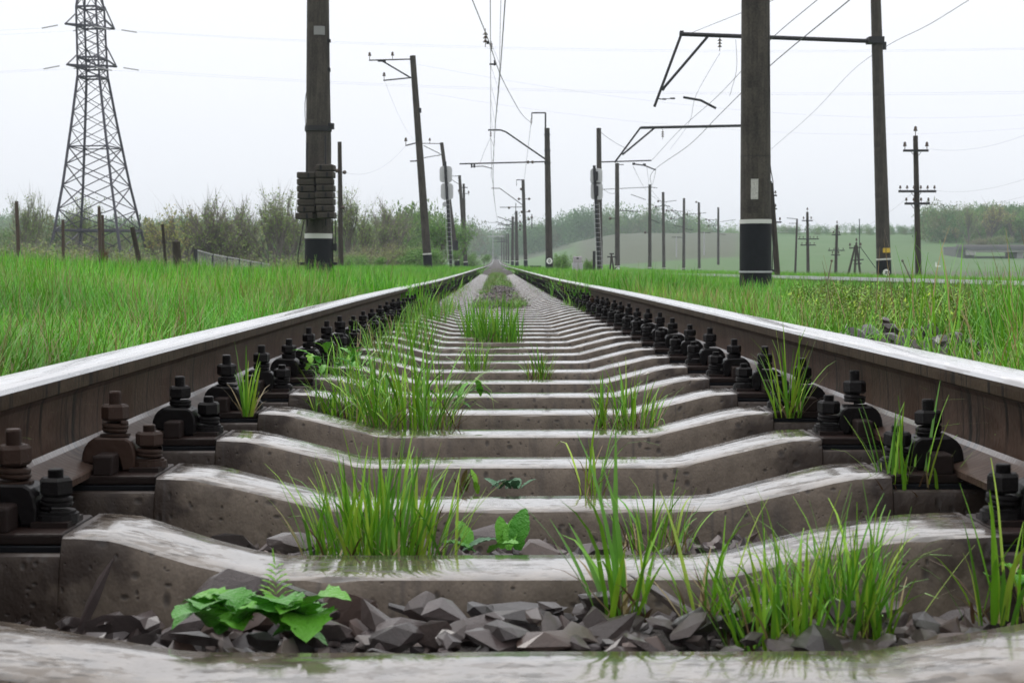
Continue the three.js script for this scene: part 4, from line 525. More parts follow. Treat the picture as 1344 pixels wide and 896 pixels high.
{ // mast with the yellow plate and its long arm
  const Z = 50, m = mast('catenary_mast', 'leaning mast with yellow plate and long arm to the left, behind the tall grass', 'catenary mast', null, [1161, 368], [1149, -30], Z, 0.245, 0.16, M.pole, { black: 0.68, band: 0.05, seg: 24 });
  mesh('cantilever', bar(rel(m, 892, 44.5), rel(m, 1146, 54), 0.07), M.dark, m.t);
  mesh('stay', bar(rel(m, 894, 46), rel(m, 859, 140), 0.045), M.dark, m.t); mesh('stay', bar(rel(m, 929, 48), rel(m, 870, 117), 0.045), M.dark, m.t); mesh('stay_end', bar(rel(m, 868, 115), rel(m, 872, 118), 0.05), M.dark, m.t);
  mesh('tip_fitting', box(0.12, 0.16, 0.1, rel(m, 895, 43.5).x, rel(m, 895, 43.5).y, 0), M.dark, m.t); mesh('insulator', insulator(rel(m, 945, 48), 1.0), M.glassy, m.t); mesh('drop_link', bar(rel(m, 945, 46), rel(m, 945, 62), 0.015), M.dark, m.t);
  mesh('mast_clamp', merge([box(0.5, 0.2, 0.5, rel(m, 1149, 53).x, rel(m, 1149, 53).y, 0), box(0.12, 0.25, 0.1, rel(m, 1161, 60).x, rel(m, 1161, 60).y, 0)]), M.dark, m.t);
  mesh('link_chain', merge([bar(rel(m, 863, 129), rel(m, 868, 130), 0.02), bar(rel(m, 868, 130), rel(m, 886, 129), 0.014), box(0.12, 0.05, 0.05, rel(m, 872, 130).x, rel(m, 872, 130).y, 0), box(0.16, 0.05, 0.05, rel(m, 883, 129).x, rel(m, 883, 129).y, 0)]), M.dark, m.t);
  mesh('registration_arm', merge([bar(rel(m, 897, 127.5), rel(m, 920, 131.5), 0.04), bar(rel(m, 920, 131.5), rel(m, 940, 142), 0.04)]), M.dark, m.t);
  const yp = rel(m, 1161.5, 328.5); const Y = mesh('yellow_plate', box(0.235, 0.15, 0.012, yp.x, yp.y, m.rad(1) + 0.012), M.yellow, m.t); mesh('plate_mark', box(0.015, 0.12, 0.004, yp.x - 0.01, yp.y, m.rad(1) + 0.021), M.dark, Y);
  const [c, z] = ringPlate('', m, 1161, 357.5, 0.11);
  const num = new THREE.Shape(); num.moveTo(-0.05, 0.045); num.lineTo(0.05, 0.045); num.lineTo(0.05, 0.02); num.lineTo(0.0, -0.02); num.lineTo(0.035, -0.02); num.lineTo(0.035, -0.05); num.lineTo(-0.05, -0.05); num.lineTo(-0.05, -0.025); num.lineTo(0.01, 0.018); num.lineTo(-0.05, 0.018);
  mesh('number', new THREE.ExtrudeGeometry(num, { depth: 0.004, bevelEnabled: false }).translate(c.x, c.y, z + 0.008), M.black, m.t);
}
{ // mast hidden behind the thick one, its arm and stays show on the left
  const m = mast('catenary_mast', 'mast hidden behind the thickest one, only its long arm showing on the left', 'catenary mast', null, [990, 362], [988, 140], 82, 0.2, 0.15, M.pole, { black: 0.68 });
  mesh('cantilever', bar(rel(m, 841, 167.5), rel(m, 990, 164.5), 0.075), M.dark, m.t); mesh('stay', bar(rel(m, 841, 167), rel(m, 807, 213), 0.05), M.dark, m.t); mesh('stay', bar(rel(m, 859, 168), rel(m, 817, 203), 0.05), M.dark, m.t); mesh('insulator', insulator(rel(m, 870, 170), 1.15), M.glassy, m.t);
  mesh('register_tube', bar(rel(m, 789, 212.5), rel(m, 855, 210.5), 0.035), M.dark, m.t); mesh('registration_arm', merge([bar(rel(m, 831, 215), rel(m, 846, 217), 0.035), bar(rel(m, 846, 217), rel(m, 861, 223), 0.035), box(0.15, 0.12, 0.1, rel(m, 832, 215).x, rel(m, 832, 215).y, 0), box(0.15, 0.12, 0.1, rel(m, 846, 216).x, rel(m, 846, 216).y, 0)]), M.dark, m.t);
}
const sideRow = [
  ['first mast of the side row, white disc at its foot', 810.5, 358, 810, 214, 125, 0.22], ['second mast of the side row', 853, 358, 853, 242, 157, 0.2], ['third mast of the side row, crossed by small insulators', 871.5, 358, 870.5, 252, 172, 0.2],
  ['fourth mast of the side row with three arms to the left', 897.5, 358, 898, 260, 186, 0.2], ['fifth mast of the side row with bent top', 918, 358, 917.5, 266, 197, 0.2], ['sixth mast of the side row, next to the thickest mast', 943, 358, 943, 272, 212, 0.19]];
sideRow.forEach(([label, a, b, c, d, Z, r], i) => {
  const m = mast('catenary_mast', label, 'catenary mast', null, [a, b], [c, d], Z, r, r * 0.75, M.pole, { seg: 12, black: 0.5, band: 0.08 }), k = 1;
  const arms = [[[[801, 286.5], [810, 286.5]], [[810, 216], [819, 216]], [[811, 276], [840, 277.5]]], [[[790, 248.5], [853, 245.5]], [[853, 245.5], [863, 246.5]], [[847, 305], [853, 305]], [[853, 287], [866, 293]], [[828, 255], [848, 262]]], [[[861, 271], [871, 270]], [[871, 269], [880, 271]], [[864, 264], [868, 263]], [[872, 265], [888, 263]]], [[[875, 276], [896, 277.5]], [[882, 276], [897, 287]], [[881, 286.5], [896, 286.5]], [[883, 295], [896, 298]], [[898, 300], [910, 302]]], [[[914, 265], [919, 266]], [[919, 280], [927, 279]], [[902, 281], [917, 280.5]]], [[[927, 288], [943, 288.5]], [[931, 289], [941, 296]], [[930, 296.5], [941, 296]], [[944, 307], [953, 308]], [[946, 291], [966, 288]]]][i];
  for (const [p, q] of arms) mesh('side_arm', beam(rel(m, ...p), rel(m, ...q), 0.06), M.dark, m.t);
  for (const [p] of arms.slice(0, 3)) mesh('insulator', new THREE.SphereGeometry(0.13, 6, 5).translate(...rel(m, ...p).toArray()), M.glassy, m.t);
  if (i === 0) ringPlate('', m, 811, 354, 0.2);
});
for (const [label, fx, fy, tx, ty, Z, r, arms] of [
  ['tall black telegraph pole with three crossarms right of the yellow plate mast', 1206, 362, 1202, 178, 60, 0.13, [[1186, 1219, 197.5, 2], [1180, 1229, 251, 6], [1188, 1221, 267, 4]]],
  ['far telegraph pole with three crossarms left of the yellow plate mast', 1061, 361, 1060, 278, 130, 0.15, [[1053, 1067, 289.5, 2], [1048, 1075, 313.5, 6], [1051, 1071, 321.5, 4]]],
  ['doubled far telegraph pole with crossarms between two other poles', 1097, 366, 1099, 295, 140, 0.16, [[1092, 1104, 308, 2], [1087, 1109, 328.5, 4], [1091, 1103, 334.5, 2]]]]) {
  const m = mast('telegraph_pole', label, 'telegraph pole', null, [fx, fy], [tx, ty], Z, r, r * 0.72, M.wood, { seg: 10 });
  arms.forEach(([x0, x1, y, n], k) => { mesh('crossarm', beam(rel(m, x0, y, -0.15), rel(m, x1, y, -0.15), 0.09), M.dark, m.t); for (let i = 0; i < n; i++) mesh('insulator', pin(rel(m, lerp(x0 + 2, x1 - 2, i / (n - 1)), y, -0.15), n === 2 ? 1.1 : 0.75), M.glassy, m.t); for (const s of [-1, 1]) if (Z < 100) mesh('arm_brace', beam(rel(m, tx + 1 + s * 7, y + 1, -0.1), rel(m, tx + 1 + s * 1, y + 9, -0.1), 0.02), M.dark, m.t); });
  mesh('top_insulator', pin(rel(m, tx, ty), 1.2), M.glassy, m.t);
}
{ const m = mast('thin_mast', 'thin pale far mast with faint arms left of the far telegraph pole', 'utility pole', null, [1044, 362], [1046.5, 287], 150, 0.12, 0.09, M.wood, { seg: 8 }); mesh('side_arm', merge([beam(rel(m, 1033, 286), rel(m, 1047, 287.5), 0.06), beam(rel(m, 1036, 293), rel(m, 1046, 293), 0.05), beam(rel(m, 1047, 302), rel(m, 1058, 302), 0.04)]), M.dark, m.t); }
{ const t = thing('braced_post', 'dark tripod pole structure with short crossarms in the far field', 'utility pole', null, P(1125, 366, 120)), q = (x, y) => P(x, y, 120).sub(t.position); for (const [a, b] of [[[1113, 363], [1123, 322]], [[1122, 363], [1124.5, 318]], [[1130, 364], [1125, 322]]]) mesh('pole', bar(q(...a), q(...b), 0.1, 0.08, 8), M.wood, t); for (const [x0, x1, y] of [[1115, 1131, 325.5], [1120, 1134, 341.5], [1121, 1131, 346.5]]) mesh('crossarm', beam(q(x0, y), q(x1, y - 1), 0.09), M.dark, t); mesh('insulator', merge([pin(q(1116, 325.5), 1.3), pin(q(1130, 325), 1.3), pin(q(1124.5, 319), 1.3)]), M.glassy, t); mesh('guy_wire', bar(q(1131, 326), q(1150, 352), 0.03, 0.03, 5), M.dark, t); }
{ const m = mast('thin_mast', 'bare thin rod standing right beside the tripod pole structure', 'utility pole', null, [1128.5, 360], [1128.5, 288], 125, 0.045, 0.035, M.dark, { seg: 6 }); mesh('tip', new THREE.SphereGeometry(0.06, 6, 5).translate(...m.top.toArray()), M.dark, m.t); }
{ const t = thing('braced_post', 'small dark braced post with double crossarm left of the first side mast', 'utility pole', null, P(803, 358, 110)), q = (x, y) => P(x, y, 110).sub(t.position); for (const [a, b] of [[[800.5, 357], [803, 332]], [[806, 356], [803, 336]]]) mesh('pole', bar(q(...a), q(...b), 0.07, 0.06, 8), M.wood, t); for (const [x0, x1, y] of [[797, 809, 337], [800, 806, 333]]) mesh('crossarm', beam(q(x0, y), q(x1, y), 0.09), M.dark, t); }
for (const [label, fx, fy, tx, ty] of [['thin faint pole far behind the fifth side mast', 924.5, 336, 924.5, 304], ['faint pole with toothed crossarm far left of the fourth side mast', 888, 356, 888, 310]]) { const m = mast('thin_mast', label, 'utility pole', null, [fx, fy], [tx, ty], 260, 0.11, 0.08, M.grey, { seg: 6 }); mesh('crossarm', beam(rel(m, tx - 6, ty + 1), rel(m, tx + 8, ty + 1.5), 0.1), M.dark, m.t); }
for (const [label, a, b, c, d] of [['dry dark stalk leaning in the grass right of the yellow plate mast', 1197, 368, 1185, 342], ['thin green stake in the grass left of the doubled telegraph pole', 1087, 366, 1092, 342]]) { const m = mast('stalk', label, 'plant stalk', null, [a, b], [c, d], 22, 0.012, 0.008, M.bark, { seg: 6 }); mesh('seed_head', new THREE.SphereGeometry(0.02, 6, 5).translate(...m.top.toArray()), M.bark, m.t); }

// ------------------------------------------------------------------ lattice tower on the left
{
  const Z = 108, c = P(130, 372, Z), t = thing('transmission_tower', 'tall dark lattice power tower beyond the left bank', 'power tower', null, c), k = Z / FPX, H = (py) => (372 - py) * k;
  const levels = [[345, 2.75], [303, 2.28], [276, 2.06], [245, 1.78], [218, 1.58], [195, 1.42], [172, 1.25], [150, 1.1], [127, 0.95], [105, 0.8], [93, 0.78], [80, 0.77], [66, 0.76], [52, 0.75], [40, 0.75], [28, 0.74], [15, 0.73], [-15, 0.5], [-50, 0.2]];
  const rot = 0.13, shift = (py) => (130 - lerp(131, 123, clamp((345 - py) / 330, 0, 1.2))) * -k, pt = (i, s) => { const [py, w] = levels[i], a = rot + Math.PI / 4 + s * Math.PI / 2, R = w * Math.SQRT2; return V(shift(py) + R * Math.cos(a), H(py), R * Math.sin(a)); };
  const unit = new THREE.BoxGeometry(1, 1, 1).translate(0, 0.5, 0), up = V(0, 1, 0);
  const member = (name, a, b, w) => { const m = mesh(name, unit, M.lattice, t), d = b.clone().sub(a); m.position.copy(a); m.scale.set(w, d.length(), w); m.quaternion.setFromUnitVectors(up, d.normalize()); return m; };
  for (let s = 0; s < 4; s++) { const b = pt(0, s).clone(); b.y = -0.3; const o = pt(1, s); member('leg', b.add(pt(0, s).clone().sub(o).setY(0).multiplyScalar(0.5)), pt(1, s), 0.17); for (let i = 1; i < levels.length - 1; i++) member('leg', pt(i, s), pt(i + 1, s), i < 9 ? 0.15 : 0.12); }
  for (let s = 0; s < 4; s++) { const u = (s + 1) % 4; for (let i = 0; i < levels.length - 1; i++) { member('brace', pt(i, s), pt(i + 1, u), i < 5 ? 0.065 : 0.045); member('brace', pt(i, u), pt(i + 1, s), i < 5 ? 0.065 : 0.045); if ([1, 5, 9, 10, 11, 14, 16].includes(i)) member('horizontal', pt(i, s), pt(i, u), i === 5 ? 0.08 : 0.12); } }
  for (const [py, dir, w] of [[93, 1, 1.5], [80, -1, 1.5], [42, 1, 1.5], [30, -1, 1.4]]) { // arms towards and away from the track
    const i = levels.reduce((b, l, j) => Math.abs(l[0] - py) < Math.abs(levels[b][0] - py) ? j : b, 0), y = H(py), x0 = shift(py) + dir * -0.25, z = dir * 2.9, A = V(x0 - w / 2, y - 0.1, z), B = V(x0 + w / 2, y - 0.2, z);
    member('crossarm', A, B, 0.14); for (const s of [0, 1, 2, 3]) { const q = pt(i, s); if (Math.sign(q.z) === dir) { member('crossarm', q, q.x < shift(py) ? A : B, 0.1); member('crossarm', q.clone().setY(q.y + 0.9), q.x < shift(py) ? A : B, 0.07); } }
    const drop = dir > 0 ? 0.3 : 0.25; for (const [p, sx] of [[A, -1], [B, 1]]) { const e = p.clone().add(V(sx * 1.6, -drop, 0)); mesh('insulator_string', bar(p.clone().add(V(sx * 0.5, -drop * 0.3, 0)), e, 0.045, 0.045, 6), M.grey, t);
      const far = e.clone().add(c).add(V(sx * (sx < 0 ? 60 : 150), sx < 0 ? 1.5 : 2.5, sx < 0 ? 4 : 30)); wire((dir > 0 ? 'near' : 'rear') + (py > 60 ? ' lower' : ' upper') + ' power line running ' + (sx < 0 ? 'left' : 'right') + ' from the lattice tower', sag(e.clone().add(c), far, sx < 0 ? 1.5 : 4, 12), 0.003); } }
}

// ------------------------------------------------------------------ posts and fence on the left bank
for (const [label, fx, fy, tx, ty, Z, r, mat] of [
  ['thin rusty fence post farthest left on the bank', 24, 342, 21, 264, 26, 0.035, 'rustPost'], ['short rusty post before the left tower leg', 82.5, 345, 82, 288, 26, 0.03, 'rustPost'], ['thick brown post standing before the middle of the tower', 131, 345, 129.5, 271, 26, 0.03, 'rustPost'], ['second brown post leaning on the middle post', 135, 345, 134, 282, 26.3, 0.028, 'rustPost'],
  ['grey post leaning against the right tower leg', 183, 347, 173, 298, 28, 0.05, 'wood'], ['crooked thin wooden post right of the tower', 217, 350, 213, 294, 28, 0.03, 'wood'], ['tiny dark peg at the left edge of the bank', 8.5, 344, 8.5, 329, 26, 0.02, 'rustPost']]) {
  const m = mast('fence_post', label, 'post', null, [fx, fy], [tx, ty], Z, r, r * 0.9, M[mat], { seg: 8 }); mesh('wire_staple', box(0.02, 0.02, 0.02, m.top.x * 0.6, m.top.y * 0.6, r), M.dark, m.t);
}
{ const m = mast('stump', 'thick short wooden stump right of the crooked post', 'stump', null, [233, 353], [231, 317], 28, 0.09, 0.075, M.wood, { seg: 9 }); mesh('broken_top', new THREE.ConeGeometry(0.07, 0.06, 7).translate(m.top.x, m.top.y + 0.02, m.top.z), M.wood, m.t); }
{ const t = thing('brush_bundle', 'brown dry bundle at the foot of the middle posts', 'dry brush', null, P(136, 344, 26)), r = rng(3), B = new Blades(); for (let k = 0; k < 60; k++) B.blade((r() - 0.5) * 0.12, 0, (r() - 0.5) * 0.1, 0.1 + 0.2 * r(), 0.012, r() * 6.28, 0.4 * r(), 0.4, jit([0.14, 0.06, 0.035], r), 2); mesh('twigs', B.geo(), M.grass, t); }
{
  const pts = [[256, 327, 359, 62], [278.5, 333, 361, 68], [297.5, 336.5, 362, 73], [313.5, 339, 363, 78], [328.5, 342, 363, 84], [342, 344, 363, 89], [352, 346, 363, 93]], t = thing('mesh_fence', 'low wire mesh fence with thin posts sloping down right of the stump', 'fence', null, P(256, 362, 62)), q = (x, y, Z) => P(x, y, Z).sub(t.position);
  pts.forEach(([x, y0, y1, Z], i) => { mesh('post', bar(q(x, y1 + 8, Z), q(x, y0, Z), i ? 0.05 : 0.09, i ? 0.05 : 0.09, 7), i === 6 ? M.grey : M.dark, t); });
  const A = pts.map(([x, y0, y1, Z]) => [q(x, y0 + 1, Z), q(x, y1 + 6, Z)]);
  for (let i = 0; i < 6; i++) { mesh('top_rail', bar(A[i][0], A[i + 1][0], 0.03, 0.03, 5), M.grey, t); const g = []; for (let k = 1; k < 24; k++) { const a = k / 24; g.push(bar(A[i][0].clone().lerp(A[i + 1][0], a), A[i][1].clone().lerp(A[i + 1][1], a), 0.0045, 0.0045, 3)); } for (let k = 1; k < 14; k++) { const a = k / 14; g.push(bar(A[i][0].clone().lerp(A[i][1], a), A[i + 1][0].clone().lerp(A[i + 1][1], a), 0.0045, 0.0045, 3)); } const w = mesh('wire_mesh', merge(g), M.grey, t); w.userData.kind = 'stuff'; }
}

// ------------------------------------------------------------------ overhead wires
{
  const F = (x, y) => P(x, y, 86), G = (x, y) => P(x, y, 152);
  wire('feeder wire running from the upper left down to the hooked bracket mast', [P(560, -170, 33), P(604, -40, 42), P(620, 0, 46), P(640, 50, 53), P(656, 96, 61), P(672, 128, 70), P(686, 151, 80), F(697, 161)], 0.016);
  const ins = thing('wire_insulator', 'dark insulator on the feeder wire above the track', 'insulator', null, P(637, 50, 53)); mesh('discs', insulator(V(0, 0.3, 0), 1.3), M.glassy, ins); mesh('clamp', box(0.1, 0.1, 0.1, 0.08, -0.15, 0), M.dark, ins);
  const ins2 = thing('wire_insulator', 'small clamps where the feeder wire crosses the straight wire', 'insulator', null, P(645, 72, 58)); mesh('discs', insulator(V(0, 0.5, 0), 0.8), M.glassy, ins2); mesh('clamp', merge([box(0.25, 0.06, 0.06, 0.05, -0.35, 0), box(0.06, 0.2, 0.06, 0.12, -0.3, 0)]), M.dark, ins2);
  wire('feeder wire dropping from the hooked bracket to the next mast', [F(697, 161), P(693, 195, 110), P(690, 220, 132), G(688, 238)], 0.012);
  wire('straight messenger wire above the middle of the track', [P(643.5, -150, 29), P(643.5, 0, 40), P(644, 90, 58), F(644, 172)], 0.011);
  wire('contact wire curving over the track right of the messenger', [P(672, -140, 25), P(663, 0, 34), P(656, 100, 47), P(650, 165, 62), P(647.5, 215, 86), P(648, 250, 108), P(651, 278, 152)], 0.013);
  wire('thin wire beside the contact wire, high above the track', [P(657, 0, 40), P(655, 60, 46), P(657, 20, 60), P(656, 50, 90)].map((p, i) => [P(658, -30, 34), P(656.5, 40, 42), P(655, 100, 56), P(650, 160, 72)][i]), 0.007);
  wire('messenger wire from the bracket arm to the second right mast', sag(F(644, 180), G(648, 256), 0.7), 0.011);
  wire('dropper wires below the bracket arm', [F(644, 180), F(636, 198), F(630, 214)], 0.008); wire('curved stitch wire right of the insulator', [F(644, 182), F(649, 196), F(646, 214), P(647, 240, 104)], 0.008);
  wire('long bent wires sagging between the far masts', sag(G(648, 256), P(660, 300, 230), 1.5), 0.014); wire('far cross span between masts in haze', [P(648, 300, 230), P(660, 290, 230), P(676, 286, 230)], 0.02);
  for (let k = 0; k < 5; k++) { const t = 0.15 + k * 0.16, Z = lerp(40, 86, t); wire('short dropper between messenger and contact wire', [P(644, lerp(0, 172, t ** 0.6), Z), P(lerp(663, 648, t ** 0.6), lerp(30, 215, t ** 0.6), Z)], 0.004, 'droppers over the track', 4); }
  // second track
  wire('thick contact wire of the side track crossing behind the thickest mast', [P(1120, -4, 36), P(1010, 87, 48), P(945, 150, 62), P(905, 190, 78), P(860, 222, 95), P(855, 243, 140)], 0.018);
  wire('messenger wire of the side track above its contact wire', [P(1075, -2, 40), P(1020, 44, 45), P(980, 86, 54), P(940, 128, 68), P(895, 168, 82), P(855, 211, 96)], 0.014);
  wire('long thin feeder wire passing behind the yellow plate mast', [P(1272, 0, 34), P(1220, 32, 40), P(1165, 60, 50), P(1120, 92, 58), P(1070, 145, 66), P(1012, 196, 80)], 0.009);
  wire('thin wire rising right from the tip of the long arm', [P(905, 44, 50), P(960, 22, 44), P(1020, -2, 38)], 0.008);
  wire('thin hanger wire below the long arm insulator', [P(945, 70, 50), P(930, 95, 54), P(913, 127, 60), P(905, 160, 70), P(880, 196, 84)], 0.007);
  wire('thin vertical dropper beside the thickest mast', [P(966, 52, 50), P(967, 90, 50), P(958, 126, 50)], 0.007); wire('wire from the top of the mast behind the right signal to the side arm', sag(P(787, 172, 96), P(825, 196, 96), 0.1), 0.012);
  wire('stay wires under the side track arm', [P(831, 218, 82), P(840, 236, 110), P(848, 250, 150)], 0.011); wire('stay wire between side arm and second side mast', [P(861, 224, 82), P(857, 240, 110), P(853, 248, 150)], 0.011); wire('inner stay wire under the side track arm', [P(849, 218, 82), P(851, 235, 115), P(852, 250, 150)], 0.009);
  wire('thin low wire between the first and second side masts', sag(P(792, 248, 100), P(810, 252, 125), 0.2), 0.014); wire('sagging wire behind the side masts', sag(P(853, 247, 157), P(943, 285, 212), 2.0), 0.016); wire('second sagging wire behind the side masts', sag(P(853, 255, 157), P(970, 296, 230), 1.2), 0.014);
  for (const [l, a, b] of [['upper', 197, 150], ['middle', 250, 210], ['lower', 266, 236]]) wire(l + ' telegraph wire running right from the tall telegraph pole', sag(P(1212, a - 3, 60), P(1420, b - 8, 44), 0.5), 0.0025);
  wire('telegraph wire from the far pole towards the yellow plate mast', sag(P(1064, 283, 130), P(1200, 252, 62), 1.5), 0.004); wire('thin wire from the leaning mast side arm to the mast behind it', sag(P(551, 188, 108), P(504, 104, 65), 0.6), 0.004); wire('faint low wire left of the leaning mast', sag(P(533, 190, 65), P(452, 226, 62), 0.5), 0.003);
  wire('high wire crossing the whole sky behind the masts', sag(P(540, 83, 110), P(1420, 145, 150), 2), 0.0035); wire('second high wire crossing the sky lower down', sag(P(560, 122, 110), P(1420, 160, 150), 2), 0.0032);
}

// ------------------------------------------------------------------ trees
function tree(seed, H, o) { // returns { trunk, crown } geometries, foot at the origin
  const r = rng(seed), wood = [], B = new Blades(), tips = [];
  const grow = (a, dir, L, rad, lev) => {
    const b = a.clone().addScaledVector(dir, L); if (rad > 0.012 || lev < 3) wood.push(bar(a, b, rad, rad * 0.62, lev < 2 ? 6 : 3, 1, true));
    if (lev >= o.levels) { tips.push([a, b]); return; }
    const n = lev === 0 ? o.limbs : 3 + Math.floor(r() * 3);
    for (let k = 0; k < n; k++) { const t = lev === 0 ? lerp(o.low, 1, (k + r() * 0.6) / n) : lerp(0.35, 1, (k + r()) / n), s = a.clone().lerp(b, t), az = r() * 6.28, sp = o.spread * (0.6 + 0.8 * r()), d = dir.clone().multiplyScalar(Math.cos(sp)).add(V(Math.cos(az), 0.25, Math.sin(az)).multiplyScalar(Math.sin(sp))).add(V(0, o.lift, 0)).normalize(); grow(s, d, L * (lev === 0 ? o.ratio * (1.15 - 0.6 * t) : 0.62) * (0.7 + 0.5 * r()), rad * (lev === 0 ? 0.5 : 0.55), lev + 1); }
  };
  for (let k = 0; k < (o.stems ?? 1); k++) { const a = r() * 6.28, q = (o.stems ?? 1) > 1 ? 0.15 + 0.3 * r() : 0.04; grow(V((r() - 0.5) * (o.stems ?? 0) * 0.35, -0.5, (r() - 0.5) * (o.stems ?? 0) * 0.35), V(Math.cos(a) * q, 1, Math.sin(a) * q).normalize(), H * o.trunk * (0.7 + 0.4 * r()), H * 0.014 * (o.thick ?? 1), 0); }
  for (const [a, b] of tips) { // twigs and leaves at every tip
    const d = b.clone().sub(a), L = d.length();
    for (let k = 0; k < o.twigs; k++) { const s = a.clone().lerp(b, r()), e = s.clone().add(d.clone().multiplyScalar(0.5 + 0.5 * r())).add(V(r() - 0.5, r() * 0.6 - 0.1, r() - 0.5).multiplyScalar(L * 0.9)), w = 0.009, c = jit(o.twigCol ?? [0.22, 0.2, 0.165], r); B.tri([s.x - w, s.y, s.z], [s.x + w, s.y, s.z + w], [e.x, e.y, e.z], c); }
    for (let k = 0; k < o.leaves; k++) { const s = a.clone().lerp(b, 0.3 + 0.9 * r()).add(V(r() - 0.5, r() - 0.5, r() - 0.5).multiplyScalar(o.fluff)), l = o.leaf * (0.6 + 0.8 * r()), u = V(r() - 0.5, r() - 0.5, r() - 0.5).normalize().multiplyScalar(l), v = V(r() - 0.5, r() - 0.5, r() - 0.5).normalize().multiplyScalar(l); const c = jit(o.cols[Math.floor(r() * o.cols.length)], r, 0.5); B.tri([s.x, s.y, s.z], [s.x + u.x, s.y + u.y, s.z + u.z], [s.x + v.x, s.y + v.y, s.z + v.z], c); }
  }
  return { trunk: merge(wood), crown: B.geo() };
}
const OLIVE = [[0.22, 0.32, 0.09], [0.29, 0.35, 0.11], [0.17, 0.26, 0.08]], GREEN = [[0.13, 0.28, 0.05], [0.19, 0.35, 0.07], [0.1, 0.22, 0.05]], YEL = [[0.34, 0.36, 0.11], [0.3, 0.35, 0.1], [0.38, 0.31, 0.12]];
const TREES = {
  bare: tree(11, 7, { trunk: 0.42, limbs: 9, low: 0.25, spread: 0.55, lift: 0.25, ratio: 0.95, levels: 3, twigs: 5, leaves: 18, leaf: 0.085, fluff: 0.4, cols: OLIVE, twigCol: [0.21, 0.195, 0.165] }),
  bare2: tree(12, 7, { trunk: 0.4, limbs: 8, low: 0.2, spread: 0.7, lift: 0.18, ratio: 1.0, levels: 3, twigs: 5, leaves: 11, leaf: 0.08, fluff: 0.3, cols: OLIVE, stems: 2, twigCol: [0.21, 0.18, 0.17] }),
  bud: tree(13, 7, { trunk: 0.45, limbs: 9, low: 0.25, spread: 0.6, lift: 0.22, ratio: 0.85, levels: 3, twigs: 3, leaves: 9, leaf: 0.11, fluff: 0.5, cols: YEL }),
  leafy: tree(14, 7, { trunk: 0.4, limbs: 9, low: 0.15, spread: 0.75, lift: 0.15, ratio: 0.9, levels: 3, twigs: 1, leaves: 16, leaf: 0.14, fluff: 0.6, cols: GREEN }),
  shrub: tree(15, 4, { trunk: 0.5, limbs: 6, low: 0.1, spread: 0.6, lift: 0.12, ratio: 0.8, levels: 2, stems: 7, twigs: 6, leaves: 40, leaf: 0.085, fluff: 0.45, cols: OLIVE, thick: 0.6 }),
  tan: tree(16, 4, { trunk: 0.5, limbs: 6, low: 0.1, spread: 0.65, lift: 0.1, ratio: 0.8, levels: 2, stems: 7, twigs: 7, leaves: 34, leaf: 0.075, fluff: 0.45, cols: [[0.32, 0.32, 0.14], [0.27, 0.32, 0.11], [0.24, 0.25, 0.12]], thick: 0.6 }),
  green: tree(17, 4, { trunk: 0.45, limbs: 6, low: 0.05, spread: 0.7, lift: 0.05, ratio: 0.85, levels: 2, stems: 7, twigs: 3, leaves: 60, leaf: 0.09, fluff: 0.5, cols: GREEN, thick: 0.6 }),
};
const extents = {}; for (const k in TREES) { TREES[k].crown.computeBoundingBox(); extents[k] = TREES[k].crown.boundingBox.max.y; }
function plant(kind, label, cat, px, top, Z, wide = 1, group) { // foot on the ground below px, top at pixel row top
  const q = P(px, top, Z), y0 = groundY(q.x, Z), s = Math.max(0.2, ({ shrub: 0.92, tan: 0.92, green: 1.05 }[kind] ?? 1.24) * (q.y - y0) / extents[kind]), t = thing({ bare: 'bare_tree', bare2: 'bare_tree', bud: 'budding_tree', leafy: 'leafy_tree', shrub: 'shrub', tan: 'shrub', green: 'bush' }[kind], label, cat, group, V(q.x, y0, -Z));
  t.rotation.y = (px * 1.7) % 6.28; t.scale.set(s * wide, s, s * wide); mesh('trunk', TREES[kind].trunk, M.bark, t); mesh('crown', TREES[kind].crown, M.leaf, t); return t;
}
